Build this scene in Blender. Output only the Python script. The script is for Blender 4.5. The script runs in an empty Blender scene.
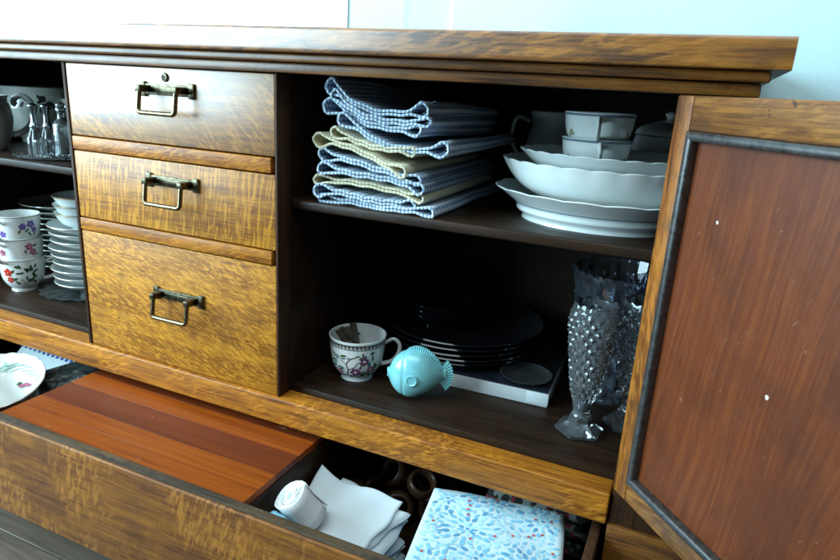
import bpy, bmesh, math, random
from mathutils import Vector, Matrix
random.seed(7)
PI = math.pi
sc = bpy.context.scene
col = sc.collection

# ------------------------------------------------------------------ camera
R = [[0.910996, 0.408471, 0.056898], [0.167473, -0.240324, -0.956137], [-0.37688, 0.880566, -0.287342]]
FPX = 630.44
CAM = Vector((0.0, -0.72, 0.90))
cam_d = bpy.data.cameras.new('camera'); cam = bpy.data.objects.new('camera', cam_d); col.objects.link(cam)
rot = Matrix(((R[0][0], -R[1][0], -R[2][0]), (R[0][1], -R[1][1], -R[2][1]), (R[0][2], -R[1][2], -R[2][2])))
cam.matrix_world = Matrix.Translation(CAM) @ rot.to_4x4()
cam_d.sensor_width = 36.0; cam_d.lens = FPX / 840 * 36
cam_d.clip_start = 0.02; cam_d.clip_end = 60
cam_d.dof.use_dof = True; cam_d.dof.focus_distance = 0.93; cam_d.dof.aperture_fstop = 11
sc.camera = cam

def ray(u, v):
    a, b, c = u - 420, v - 280, FPX
    return Vector([R[0][i] * a + R[1][i] * b + R[2][i] * c for i in range(3)])
def at_y(u, v, y):            # the point of the upright plane at depth y seen at that pixel
    d = ray(u, v); return CAM + d * ((y - CAM.y) / d.y)
def at_z(u, v, z):            # the point of the level plane at height z seen at that pixel
    d = ray(u, v); return CAM + d * ((z - CAM.z) / d.z)

# ------------------------------------------------------------------ light
world = bpy.data.worlds.new('World'); sc.world = world; world.use_nodes = True
bg = world.node_tree.nodes['Background']
bg.inputs[0].default_value = (0.62, 0.86, 1.0, 1); bg.inputs[1].default_value = 0.11
def area(name, loc, target, sx, sy, power, colr):
    l = bpy.data.lights.new(name, 'AREA'); l.shape = 'RECTANGLE'; l.size = sx; l.size_y = sy
    l.energy = power; l.color = colr
    o = bpy.data.objects.new(name, l); col.objects.link(o); o.location = loc
    o.rotation_euler = (Vector(target) - Vector(loc)).to_track_quat('-Z', 'Y').to_euler()
    return o
area('window_light', (-2.30, -1.45, 1.38), (-0.5, -0.65, 1.15), 2.3, 1.48, 190, (0.58, 0.86, 1.0))
area('ceiling_bounce', (-0.5, -0.75, 2.45), (-0.5, 0.1, 0.9), 2.6, 1.4, 44, (0.76, 0.94, 1.0))
sc.view_settings.view_transform = 'Standard'; sc.view_settings.look = 'None'
sc.view_settings.exposure = 0.0; sc.view_settings.gamma = 1.0; sc.view_settings.use_curve_mapping = False
sc.cycles.max_bounces = 14; sc.cycles.transmission_bounces = 12; sc.cycles.transparent_max_bounces = 12
sc.cycles.caustics_reflective = False; sc.cycles.caustics_refractive = False
sc.cycles.sample_clamp_indirect = 6

# ------------------------------------------------------------------ materials
class NT:
    def __init__(s, name):
        s.m = bpy.data.materials.new(name); s.m.use_nodes = True
        s.t = s.m.node_tree; s.b = s.t.nodes['Principled BSDF']
    def n(s, typ, **kw):
        nd = s.t.nodes.new(typ)
        for k, v in kw.items(): setattr(nd, k, v)
        return nd
    def link(s, a, b): s.t.links.new(a, b)
    def put(s, sock, v):
        if hasattr(v, 'is_output') or hasattr(v, 'links'): s.link(v, sock)
        else: sock.default_value = v
    def math(s, op, a, b=0.0, clamp=False):
        nd = s.n('ShaderNodeMath', operation=op, use_clamp=clamp); s.put(nd.inputs[0], a); s.put(nd.inputs[1], b); return nd.outputs[0]
    def mix(s, f, a, b, blend='MIX'):
        nd = s.n('ShaderNodeMix', data_type='RGBA', blend_type=blend)
        s.put(nd.inputs[0], f)
        for i, v in ((6, a), (7, b)):
            s.put(nd.inputs[i], v if hasattr(v, 'links') else (*v, 1))
        return nd.outputs[2]
    def ramp(s, f, stops):
        nd = s.n('ShaderNodeValToRGB'); e = nd.color_ramp.elements
        while len(e) < len(stops): e.new(0.5)
        for i, (p, c) in enumerate(stops):
            e[i].position = p; e[i].color = (*c, 1) if isinstance(c, tuple) else (c, c, c, 1)
        s.put(nd.inputs[0], f); return nd.outputs[0]
    def coords(s, rnd=True, kind='Object'):
        tc = s.n('ShaderNodeTexCoord'); o = tc.outputs[kind]
        if rnd:
            oi = s.n('ShaderNodeObjectInfo'); v = s.n('ShaderNodeVectorMath', operation='SCALE')
            v.inputs[0].default_value = (17.3, 29.1, 11.7); s.link(oi.outputs['Random'], v.inputs['Scale'])
            a = s.n('ShaderNodeVectorMath', operation='ADD'); s.link(o, a.inputs[0]); s.link(v.outputs[0], a.inputs[1]); o = a.outputs[0]
        return o
    def mapped(s, vec, scale, rot=(0, 0, 0)):
        if any(rot):
            m0 = s.n('ShaderNodeMapping'); s.link(vec, m0.inputs[0]); m0.inputs['Rotation'].default_value = rot; vec = m0.outputs[0]
        mp = s.n('ShaderNodeMapping'); s.link(vec, mp.inputs[0]); mp.inputs['Scale'].default_value = scale
        return mp.outputs[0]
    def noise(s, vec, scale=1.0, detail=4, rough=0.55, dist=0.0):
        nd = s.n('ShaderNodeTexNoise'); s.link(vec, nd.inputs['Vector']); nd.inputs['Scale'].default_value = scale
        nd.inputs['Detail'].default_value = detail; nd.inputs['Roughness'].default_value = rough; nd.inputs['Distortion'].default_value = dist
        return nd.outputs['Fac']
    def bump(s, h, strength=0.3, dist=0.001):
        nd = s.n('ShaderNodeBump'); nd.inputs['Strength'].default_value = strength; nd.inputs['Distance'].default_value = dist
        s.link(h, nd.inputs['Height']); s.link(nd.outputs[0], s.b.inputs['Normal'])
    def set(s, **kw):
        for k, v in kw.items():
            s.put(s.b.inputs[k.replace('_', ' ')], (*v, 1) if isinstance(v, tuple) and len(v) == 3 else v)
        return s.m

def oak(name, axis, dark, mid, gold, fleck=0.6, rough=0.33, coat=0.25, wear=0.5, fleck_rot=1.05, fs=(60, 300), cover=0.5, coatr=0.28, cior=1.5, streak=0.25, spec=0.22):
    """Quarter-sawn oak, grain along the given local axis (0 = x, 2 = z), seen mostly in the x-z face."""
    t = NT(name); P = t.coords()
    def sc3(along, across):
        v = [across] * 3; v[axis] = along; return tuple(v)
    grain = t.noise(t.mapped(P, sc3(14, 380)), 1, 6, 0.68, 0.15)
    broad = t.noise(t.mapped(P, sc3(5, 60)), 1, 6, 0.62, 0.35)
    patch = t.noise(t.mapped(P, (9, 9, 9)), 1, 3, 0.5)
    base = t.mix(t.ramp(grain, [(0.38, 0.0), (0.56, 1.0)]), dark, mid)
    base = t.mix(t.math('MULTIPLY', t.ramp(broad, [(0.44, 0.0), (0.60, 1.0)]), 0.55), base, gold)
    base = t.mix(t.math('MULTIPLY', t.ramp(broad, [(0.34, 1.0), (0.45, 0.0)]), streak), base, tuple(c * 0.6 for c in dark))
    fr = (0, fleck_rot if axis == 0 else fleck_rot - PI / 2, 0)
    fl = t.noise(t.mapped(P, (fs[0], 90, fs[1]), fr), 1, 4, 0.6, 0.45)
    where = t.ramp(patch, [(0.62 - cover * 0.4, 0.05), (0.74 - cover * 0.4, 1.0)])
    fmask = t.math('MULTIPLY', t.ramp(fl, [(0.51, 0.0), (0.57, 1.0)]), where)
    g2 = tuple(min(1, c * 1.30 + 0.01) for c in gold)
    base = t.mix(t.math('MULTIPLY', fmask, fleck), base, g2)
    fd = t.math('MULTIPLY', t.ramp(fl, [(0.34, 1.0), (0.46, 0.0)]), where)
    base = t.mix(t.math('MULTIPLY', fd, fleck * 0.55), base, dark)
    pores = t.noise(t.mapped(P, sc3(28, 900)), 1, 2, 0.6)
    pm = t.ramp(pores, [(0.30, 1.0), (0.40, 0.0)])
    base = t.mix(t.math('MULTIPLY', pm, 0.65), base, tuple(c * 0.35 for c in dark))
    wr = t.noise(t.mapped(P, (11, 11, 11)), 1, 5, 0.65, 0.4)
    wm = t.math('MULTIPLY', t.ramp(wr, [(0.50, 0.0), (0.68, 1.0)]), wear)
    base = t.mix(wm, base, tuple(c * 0.7 + 0.008 for c in dark))
    dents = t.noise(t.mapped(P, (70, 70, 70)), 1, 3, 0.7)
    base = t.mix(t.ramp(dents, [(0.70, 0.0), (0.74, 0.8)]), base, (0.02, 0.012, 0.006))
    t.set(Base_Color=base, Roughness=t.ramp(wr, [(0.3, rough - 0.06), (0.7, rough + 0.16)]), Coat_Weight=coat, Coat_Roughness=coatr, Coat_IOR=cior, Specular_IOR_Level=spec)
    h = t.math('ADD', t.math('MULTIPLY', pm, -0.8), t.math('MULTIPLY', dents, 0.35))
    h = t.math('ADD', h, t.math('MULTIPLY', grain, 0.5))
    t.bump(h, 0.30, 0.0008)
    return t.m
OD, OM, OG = (0.19, 0.060, 0.007), (0.40, 0.148, 0.013), (0.60, 0.250, 0.020)
M = {}
M['oak_drawer1'] = oak('golden_oak_sparse', 0, (0.15, 0.050, 0.007), (0.31, 0.115, 0.012), (0.48, 0.20, 0.018), 0.6, 0.42, 0.9, wear=0.4, fleck_rot=-0.7, fs=(55, 260), cover=0.6, coatr=0.40, cior=2.1)
M['oak_drawer2'] = oak('golden_oak_tiger', 0, OD, OM, OG, 0.60, 0.44, 0.30, wear=0.3, spec=0.3, fleck_rot=1.45, fs=(26, 230), coatr=0.38, cior=1.6, cover=0.95)
M['oak_drawer3'] = oak('golden_oak_flecked', 0, OD, OM, OG, 0.60, 0.46, 0.12, wear=0.35, fleck_rot=-0.40, fs=(80, 380), coatr=0.38, cior=1.5, cover=0.85)
M['oak_rail'] = oak('golden_oak_rail', 0, (0.16, 0.045, 0.006), (0.40, 0.130, 0.012), (0.60, 0.225, 0.018), 0.5, 0.42, 0.25, wear=0.35, fleck_rot=0.35, fs=(60, 300), coatr=0.34, cior=1.5)
M['oak_top'] = oak('worn_oak_top', 0, (0.055, 0.019, 0.005), (0.235, 0.078, 0.009), (0.42, 0.160, 0.016), 0.45, 0.36, 0.75, wear=0.45, streak=0.95, fleck_rot=0.2, fs=(30, 170), coatr=0.32, cior=1.9)
M['oak_mould'] = oak('brown_oak_moulding', 0, (0.045, 0.015, 0.004), (0.19, 0.064, 0.010), (0.32, 0.12, 0.016), 0.15, 0.40, 0.4, coatr=0.32, cior=1.8, streak=0.6)
M['oak_front'] = oak('brown_oak_front', 0, (0.095, 0.030, 0.009), (0.215, 0.073, 0.016), (0.36, 0.138, 0.019), 0.55, 0.48, 0.08, wear=0.6, fleck_rot=1.3, fs=(52, 190), cover=0.46, coatr=0.4)
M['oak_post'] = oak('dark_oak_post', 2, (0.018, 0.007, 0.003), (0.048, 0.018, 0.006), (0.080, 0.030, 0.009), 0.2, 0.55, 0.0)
M['oak_door'] = oak('door_oak', 2, (0.070, 0.020, 0.005), (0.23, 0.070, 0.010), (0.44, 0.155, 0.016), 0.35, 0.42, 0.1, wear=0.75, fleck_rot=0.2, fs=(40, 200))
M['oak_door_rail'] = oak('door_oak_rail', 0, (0.080, 0.029, 0.010), (0.20, 0.075, 0.017), (0.35, 0.145, 0.026), 0.4, 0.40, wear=0.7, fleck_rot=0.2, fs=(40, 200))
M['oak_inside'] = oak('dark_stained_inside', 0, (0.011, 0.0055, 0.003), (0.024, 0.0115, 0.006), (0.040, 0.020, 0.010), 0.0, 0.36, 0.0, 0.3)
M['worn_edge'] = oak('worn_dark_edge', 0, (0.032, 0.025, 0.020), (0.075, 0.058, 0.045), (0.17, 0.105, 0.050), 0.3, 0.40, 0.1, 0.5)

def plank_mat(name, a, b, rough=0.34):
    t = NT(name); P = t.coords()
    g = t.noise(t.mapped(P, (5, 150, 150)), 1, 5, 0.6, 0.5)
    g2 = t.noise(t.mapped(P, (3, 26, 26)), 1, 3, 0.5)
    c = t.mix(t.ramp(g, [(0.36, 0.0), (0.66, 1.0)]), a, b)
    c = t.mix(t.math('MULTIPLY', t.ramp(g2, [(0.4, 0.0), (0.7, 1.0)]), 0.5), c, tuple(x * 1.25 for x in b))
    s = t.noise(t.mapped(P, (25, 25, 25)), 1, 5, 0.7)
    c = t.mix(t.ramp(s, [(0.66, 0.0), (0.74, 0.5)]), c, (0.5, 0.3, 0.18))
    t.set(Base_Color=c, Roughness=t.ramp(s, [(0.3, rough - 0.06), (0.75, rough + 0.15)]), Coat_Weight=0.0, Specular_IOR_Level=0.3)
    t.bump(g, 0.12, 0.0006); return t.m
M['plank_red'] = plank_mat('red_plank', (0.17, 0.028, 0.003), (0.30, 0.064, 0.005))
M['plank_dark_and_shaded'] = plank_mat('dark_red_and_shaded_plank', (0.085, 0.014, 0.004), (0.15, 0.027, 0.005))

def door_panel_mat():
    t = NT('red_brown_panel'); P = t.coords()
    w = t.noise(t.mapped(P, (7, 7, 3.2)), 1, 2, 0.5)
    vm = t.n('ShaderNodeVectorMath', operation='MULTIPLY_ADD'); 
    cmb = t.n('ShaderNodeCombineXYZ'); t.link(w, cmb.inputs[0])
    t.link(cmb.outputs[0], vm.inputs[0]); vm.inputs[1].default_value = (0.040, 0, 0); t.link(P, vm.inputs[2])
    Q = vm.outputs[0]
    tilt = (0, -0.10, 0)
    fine = t.noise(t.mapped(Q, (620, 60, 11), tilt), 1, 5, 0.65, 0.2)
    band = t.noise(t.mapped(Q, (300, 40, 7), tilt), 1, 5, 0.62, 0.2)
    c = t.mix(t.ramp(fine, [(0.25, 0.0), (0.75, 1.0)]), (0.080, 0.016, 0.004), (0.165, 0.036, 0.008))
    c = t.mix(t.math('MULTIPLY', t.ramp(band, [(0.46, 0.0), (0.74, 1.0)]), 0.42), c, (0.26, 0.070, 0.013))
    dk = t.noise(t.mapped(P, (14, 6, 8)), 1, 5, 0.6)
    c = t.mix(t.ramp(dk, [(0.46, 0.0), (0.66, 0.55)]), c, (0.048, 0.012, 0.005))
    sp = t.noise(t.mapped(P, (110, 60, 70)), 1, 5, 0.75)
    c = t.mix(t.ramp(sp, [(0.685, 0.0), (0.73, 0.5)]), c, (0.38, 0.30, 0.25))
    scr = t.noise(t.mapped(P, (45, 60, 420), (0, 0.9, 0)), 1, 2, 0.5)
    c = t.mix(t.ramp(scr, [(0.735, 0.0), (0.76, 0.35)]), c, (0.36, 0.24, 0.18))
    t.set(Base_Color=c, Roughness=t.ramp(sp, [(0.3, 0.36), (0.7, 0.52)]), Coat_Weight=0.0, Specular_IOR_Level=0.28)
    t.bump(fine, 0.08, 0.0005); return t.m
M['door_panel'] = door_panel_mat()

def simple(name, c, rough=0.5, metal=0.0, var=0.12, scale=40, bump=0.0, **kw):
    t = NT(name); P = t.coords()
    n = t.noise(P, scale, 4, 0.6)
    cc = t.mix(t.ramp(n, [(0.3, 0.0), (0.7, 1.0)]), tuple(x * (1 - var) for x in c), tuple(min(1, x * (1 + var)) for x in c))
    t.set(Base_Color=cc, Roughness=t.ramp(n, [(0.3, max(0.02, rough * 0.85)), (0.7, min(1, rough * 1.15))]), Metallic=metal, **kw)
    if bump: t.bump(n, bump, 0.001)
    return t.m
M['dark_wood_mould'] = simple('dark_glossy_moulding', (0.032, 0.029, 0.028), 0.36, 0, 0.6, 140, 0.3, Coat_Weight=0.5, Coat_Roughness=0.32)
M['brass'] = simple('aged_brass', (0.20, 0.155, 0.085), 0.30, 1.0, 0.45, 150, 0.12)
M['brass_dark'] = simple('tarnished_brass', (0.10, 0.085, 0.055), 0.36, 1.0, 0.6, 160, 0.12)
M['black'] = simple('black_gap', (0.006, 0.005, 0.004), 0.7)
M['wall'] = simple('pale_blue_wall', (0.60, 0.80, 0.82), 0.75, 0, 0.03, 160, 0.25)
M['bright_area_white'] = simple('bright_area_white', (0.86, 0.87, 0.86), 0.5, 0, 0.02)
M['speck'] = simple('white_paint_speck', (0.75, 0.72, 0.66), 0.6)
M['china'] = simple('white_china', (0.80, 0.81, 0.78), 0.12, 0, 0.03, 30, 0, Coat_Weight=0.5, Coat_Roughness=0.05)
M['china_cool'] = simple('cool_white_china', (0.76, 0.80, 0.78), 0.10, 0, 0.03, 30, 0, Coat_Weight=0.5, Coat_Roughness=0.05)
M['china_cream'] = simple('cream_china', (0.66, 0.69, 0.62), 0.14, 0, 0.05, 30, 0, Coat_Weight=0.5, Coat_Roughness=0.05)
M['gilt'] = simple('gilt_line', (0.32, 0.20, 0.08), 0.3, 0.6)
M['grey_line'] = simple('grey_blue_line', (0.16, 0.22, 0.27), 0.25)
M['aqua'] = simple('aqua_glaze', (0.24, 0.62, 0.66), 0.22, 0, 0.14, 45, 0.06, Coat_Weight=0.5, Coat_Roughness=0.10)
M['card_white'] = simple('white_card', (0.62, 0.66, 0.66), 0.5, 0, 0.06, 40, 0.05)
M['card_dark'] = simple('dark_blue_card', (0.016, 0.020, 0.028), 0.30, 0, 0.4)
M['peg'] = simple('brown_wood_peg', (0.085, 0.062, 0.048), 0.5, 0, 0.3, 90, 0.2)
M['ring_wood'] = simple('turned_brown_wood', (0.090, 0.042, 0.018), 0.32, 0, 0.3, 60, 0.1)
for n, c in {'ink_dark': (0.035, 0.035, 0.032), 'ink_teal': (0.06, 0.20, 0.18), 'ink_green': (0.045, 0.11, 0.035), 'ink_pink': (0.42, 0.10, 0.19),
             'ink_plum': (0.20, 0.05, 0.16), 'ink_red': (0.58, 0.035, 0.02), 'ink_violet': (0.16, 0.09, 0.36), 'ink_blue': (0.05, 0.13, 0.42), 'ink_white': (0.75, 0.75, 0.70),
             'ink_brown': (0.10, 0.055, 0.03), 'ink_gold': (0.40, 0.28, 0.06), 'print_blue': (0.20, 0.50, 0.70), 'print_deep': (0.10, 0.32, 0.52), 'print_sky': (0.36, 0.66, 0.78), 'print_red': (0.62, 0.07, 0.05)}.items():
    M[n] = simple(n, c, 0.22 if n.startswith('ink') else 0.85, 0, 0.25, 120)

def glass(name, c, rough=0.02, ior=1.5, tr=1.0):
    t = NT(name); P = t.coords(); n = t.noise(P, 25, 2)
    t.set(Base_Color=c, Roughness=t.ramp(n, [(0.3, rough), (0.7, rough * 1.8)]), IOR=ior, Transmission_Weight=tr)
    return t.m
M['crystal'] = glass('clear_crystal', (0.93, 0.98, 1.0), 0.03, 1.56, 0.94)
M['crystal_smooth'] = glass('clear_smooth_crystal', (0.93, 0.98, 1.0), 0.05, 1.56, 0.96)
M['crystal_dim'] = glass('smoky_crystal', (0.55, 0.61, 0.72), 0.03, 1.58, 0.94)
M['clear_glass'] = glass('clear_thin_glass', (0.97, 1.0, 1.0), 0.02, 1.12)
M['dark_glass'] = simple('black_glass', (0.007, 0.0075, 0.010), 0.06, 0, 0.2, 20, 0, Coat_Weight=0.5, Coat_Roughness=0.04)

def cloth(name, c, c2=None, check=0.0, stripe_mix=0.5, rough=0.9, thread=900):
    """woven cloth on UVs in metres; check > 0 is the gingham period"""
    t = NT(name); uv = t.coords(False, 'UV'); sep = t.n('ShaderNodeSeparateXYZ'); t.link(uv, sep.inputs[0])
    base = c
    if check:
        bands = []
        for i in (0, 1):
            ph = t.math('MULTIPLY', sep.outputs[i], 2 * PI / check); s = t.math('SINE', ph)
            bands.append(t.ramp(t.math('MULTIPLY_ADD', s, 0.5), [(0.44, 0.0), (0.56, 1.0)]))
            bands[-1].node.inputs[0].links[0].from_node.inputs[2].default_value = 0.5
        f = t.math('MULTIPLY', t.math('ADD', bands[0], bands[1]), 0.5)
        base = t.mix(f, c, c2)
    wv = []
    for i in (0, 1):
        wv.append(t.math('SINE', t.math('MULTIPLY', sep.outputs[i], 2 * PI * thread / 2)))
    w = t.math('MULTIPLY', wv[0], wv[1])
    nz = t.noise(t.mapped(uv, (700, 700, 700)), 1, 3, 0.7)
    h = t.math('ADD', t.math('MULTIPLY', w, 0.35), nz)
    dk = t.ramp(nz, [(0.25, 0.86), (0.6, 1.0)])
    if not hasattr(base, 'links'):
        base = t.mix(0.0, base, base)
    base = t.mix(1.0, base, dk, 'MULTIPLY')
    t.set(Base_Color=base, Roughness=rough, Sheen_Weight=0.15)
    t.bump(h, 0.5, 0.0008); return t.m
M['gingham_blue'] = cloth('blue_gingham', (0.66, 0.74, 0.80), (0.035, 0.095, 0.23), 0.0085)
M['gingham_navy'] = cloth('navy_gingham', (0.42, 0.52, 0.62), (0.02, 0.05, 0.12), 0.0085)
M['gingham_cream'] = cloth('cream_check', (0.72, 0.68, 0.52), (0.55, 0.48, 0.28), 0.0085)
def hem_mat(name, a, b):
    t = NT(name); P = t.coords(False); sp = t.n('ShaderNodeSeparateXYZ'); t.link(P, sp.inputs[0])
    q = t.math('ADD', t.math('SINE', t.math('MULTIPLY', sp.outputs[0], 2 * PI / 0.0056)), t.math('MULTIPLY', t.noise(P, 260, 4, 0.75), 3.0))
    c = t.mix(t.ramp(t.math('MULTIPLY', q, 0.33), [(0.30, 0.0), (0.66, 1.0)]), a, b)
    t.set(Base_Color=c, Roughness=0.95); t.bump(t.noise(P, 900, 2), 0.6, 0.001); return t.m
M['hem_blue'] = hem_mat('pale_blue_hem', (0.72, 0.80, 0.85), (0.22, 0.34, 0.48))
M['hem_cream'] = hem_mat('cream_hem', (0.78, 0.75, 0.60), (0.58, 0.50, 0.30))
M['linen'] = cloth('white_linen', (0.74, 0.83, 0.86), thread=1400)
M['linen_bright'] = cloth('bright_white_linen', (0.82, 0.84, 0.84), thread=1400)
M['print_ground'] = cloth('pale_blue_cotton', (0.62, 0.80, 0.86), thread=1400)
M['cotton_side'] = cloth('blue_cotton_layers', (0.10, 0.17, 0.26), (0.30, 0.42, 0.52), 0.012)
M['satin'] = simple('pale_blue_satin', (0.28, 0.62, 0.78), 0.35, 0, 0.1, 60)

def blotch(name, ground, cols, scale):
    t = NT(name); P = t.coords(); c = ground; first = None
    for i, (cc, sc_, th) in enumerate(cols):
        n = t.noise(t.mapped(P, (scale * sc_,) * 3, (i * 1.1, i * 0.7, 0)), 1, 2, 0.5, 0.8)
        mk = t.ramp(n, [(th, 0.0), (th + 0.03, 1.0)])
        c = t.mix(mk, c, cc)
    t.set(Base_Color=c, Roughness=0.8); return t.m
M['red_floral'] = blotch('red_white_floral_cotton', (0.020, 0.024, 0.022), [((0.32, 0.37, 0.34), 1.0, 0.53), ((0.36, 0.022, 0.045), 1.2, 0.56), ((0.05, 0.09, 0.06), 1.8, 0.62)], 42)
M['marble_tin'] = blotch('mottled_dark_tin', (0.075, 0.095, 0.085), [((0.015, 0.018, 0.016), 1.0, 0.52), ((0.24, 0.27, 0.23), 1.5, 0.60), ((0.11, 0.075, 0.045), 0.8, 0.64)], 42)

def floor_mat():
    t = NT('grey_brown_floorboard'); P = t.coords()
    g = t.noise(t.mapped(P, (5, 90, 90)), 1, 5, 0.6, 0.4)
    c = t.mix(t.ramp(g, [(0.3, 0.0), (0.7, 1.0)]), (0.10, 0.070, 0.050), (0.23, 0.170, 0.125))
    t.set(Base_Color=c, Roughness=0.42); t.bump(g, 0.2, 0.001); return t.m
M['floor'] = floor_mat()

# ------------------------------------------------------------------ mesh helpers
OFF = {}
class MB:
    def __init__(s): s.v = []; s.f = []; s.uv = {}; s.smooth = True
    def add(s, verts, faces, uvs=None):
        o = len(s.v); s.v += [Vector(p) for p in verts]
        for i, f in enumerate(faces):
            if uvs is not None: s.uv[len(s.f)] = uvs[i]
            s.f.append(tuple(k + o for k in f))
        return s
    def box(s, x0, x1, y0, y1, z0, z1, bev=0.0015, seg=2):
        bm = bmesh.new(); bmesh.ops.create_cube(bm, size=1)
        for v in bm.verts:
            v.co = Vector((x0 + (v.co.x + .5) * (x1 - x0), y0 + (v.co.y + .5) * (y1 - y0), z0 + (v.co.z + .5) * (z1 - z0)))
        if bev > 0: bmesh.ops.bevel(bm, geom=bm.edges[:], offset=bev, segments=seg, profile=0.5, affect='EDGES')
        bm.verts.index_update(); s.add([v.co.copy() for v in bm.verts], [[v.index for v in f.verts] for f in bm.faces]); bm.free()
        return s
    def lathe(s, prof, n=48, fun=None, cx=0, cy=0, closed=False):
        k = len(prof); vs = []
        for j in range(n):
            a = 2 * PI * j / n
            for i, (r, z) in enumerate(prof):
                p = fun(a, r, z, i) if fun else (r * math.cos(a), r * math.sin(a), z)
                vs.append((p[0] + cx, p[1] + cy, p[2]))
        fs = []
        for j in range(n):
            j2 = (j + 1) % n
            for i in range(k - 1 if not closed else k):
                i2 = (i + 1) % k
                fs.append((j * k + i, j2 * k + i, j2 * k + i2, j * k + i2))
        return s.add(vs, fs)
    def tube(s, path, rad, n=8, closed=False, flat=1.0):
        m = len(path); path = [Vector(p) for p in path]; vs = []; up = None
        for i in range(m):
            a = path[(i - 1) % m] if (closed or i > 0) else path[0]; b = path[(i + 1) % m] if (closed or i < m - 1) else path[-1]
            t = (b - a).normalized()
            if up is None: up = t.orthogonal().normalized()
            up = (up - t * up.dot(t)).normalized(); w = t.cross(up)
            r = rad(i / (m - 1)) if callable(rad) else rad
            for k in range(n):
                q = 2 * PI * k / n; vs.append(path[i] + up * r * math.cos(q) + w * r * flat * math.sin(q))
        fs = []
        for i in range(m if closed else m - 1):
            i2 = (i + 1) % m
            for k in range(n): fs.append((i * n + k, i * n + (k + 1) % n, i2 * n + (k + 1) % n, i2 * n + k))
        if not closed: fs += [tuple(range(n))[::-1], tuple((m - 1) * n + k for k in range(n))]
        return s.add(vs, fs)
    def xf(s, mat):
        s.v = [mat @ p for p in s.v]; return s
    def build(s, name, mat, parent=None, origin=None, ang=40):
        """mesh object whose coordinates are those of the top-level thing's frame (or the world)"""
        lo = Vector([min(p[i] for p in s.v) for i in range(3)]); hi = Vector([max(p[i] for p in s.v) for i in range(3)])
        c = Vector(origin) if origin is not None else ((lo + hi) / 2 if parent else Vector(((lo.x + hi.x) / 2, (lo.y + hi.y) / 2, lo.z)))
        me = bpy.data.meshes.new(name); me.from_pydata([p - c for p in s.v], [], s.f)
        bm = bmesh.new(); bm.from_mesh(me); bmesh.ops.remove_doubles(bm, verts=bm.verts, dist=1e-6)
        if not s.uv: bmesh.ops.recalc_face_normals(bm, faces=bm.faces)
        bm.to_mesh(me); bm.free()
        if s.uv:
            me.clear_geometry(); me.from_pydata([p - c for p in s.v], [], s.f)
            ul = me.uv_layers.new(name='uv')
            for p in me.polygons:
                for li, u in zip(p.loop_indices, s.uv.get(p.index, [(0, 0)] * len(p.vertices))): ul.data[li].uv = u
        me.polygons.foreach_set('use_smooth', [True] * len(me.polygons)); me.set_sharp_from_angle(angle=math.radians(ang))
        me.materials.append(mat); me.update()
        o = bpy.data.objects.new(name, me); col.objects.link(o)
        if parent: o.parent = parent
        o.location = c - OFF.get(parent.name if parent else None, Vector((0, 0, 0)))
        OFF[o.name] = c if parent or origin is not None else c
        return o
def tag(o, label, cat, group=None):
    o['label'] = label; o['category'] = cat
    if group: o['group'] = group
    return o
def structure(o): o['kind'] = 'structure'; return o
def thing(name, loc, label, cat, group=None, rz=0.0, rx=0.0, ry=0.0):
    o = bpy.data.objects.new(name, None); col.objects.link(o); o.empty_display_size = 0.02
    o.location = loc; o.rotation_euler = (rx, ry, rz); OFF[o.name] = Vector((0, 0, 0))
    return tag(o, label, cat, group)
def recolour(o, label): o['label'] = label; return o

# ------------------------------------------------------------------ the room
structure(MB().box(-4, 3, 0.47, 0.57, 0, 2.7, 0).build('wall', M['wall']))
fl = structure(MB().box(-4, 3, -3.2, 0.468, -0.05, -0.006, 0).build('floor', M['black']))
for i in range(18):
    y0 = -0.62 + i * 0.062
    for k in range(2):
        x0 = -2.1 + 1.3 * k + (0.45 if i % 2 else 0.0) - 0.4
        MB().box(x0, x0 + 1.297, y0, y0 + 0.0605, -0.006, 0.0, 0.0012, 1).build('floorboard', M['floor'], fl)

# ------------------------------------------------------------------ the sideboard
XL, XR = -1.515, 0.040            # carcass ends
DL, DR = -0.930, -0.535           # bank of drawers
PL, PR = -0.9375, -0.5300           # outer faces of the two partitions
HX = -0.0335                      # hinge side of the right opening
ZT, ZF = 0.912, 0.447             # opening top, cupboard floor
BASE = Vector((-0.7375, 0.21, 0))
side = thing('sideboard', BASE, 'golden oak sideboard with its right cupboard door and long bottom drawer open', 'sideboard')
OFF['sideboard'] = BASE.copy()
def sb(mb, name, mat, parent=None): return mb.build(name, M[mat], parent or side)
# top: slab, cove and frieze
s = MB(); prof = [(-0.0315, 0.9365), (-0.0335, 0.9372), (-0.0342, 0.9390), (-0.0345, 0.942), (-0.0345, 0.961), (-0.0342, 0.9640), (-0.0332, 0.9656), (-0.0312, 0.966), (0.4695, 0.966), (0.4695, 0.9365)]
for x in (XL - 0.02, XR + 0.02): s.v += [Vector((x, y, z)) for y, z in prof]
k = len(prof); s.f = [tuple(range(k)), tuple(range(k, 2 * k))] + [(i, (i + 1) % k, k + (i + 1) % k, k + i) for i in range(k)]
sb(s, 'top_slab', 'oak_top')
sb(MB().box(XL - 0.006, XR + 0.006, -0.019, 0.44, 0.9255, 0.9355, 0.0025, 3), 'top_moulding', 'oak_mould')
sb(MB().box(XL, XR, -0.008, 0.012, ZT, 0.9245, 0.002), 'frieze_rail', 'oak_mould')
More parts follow.
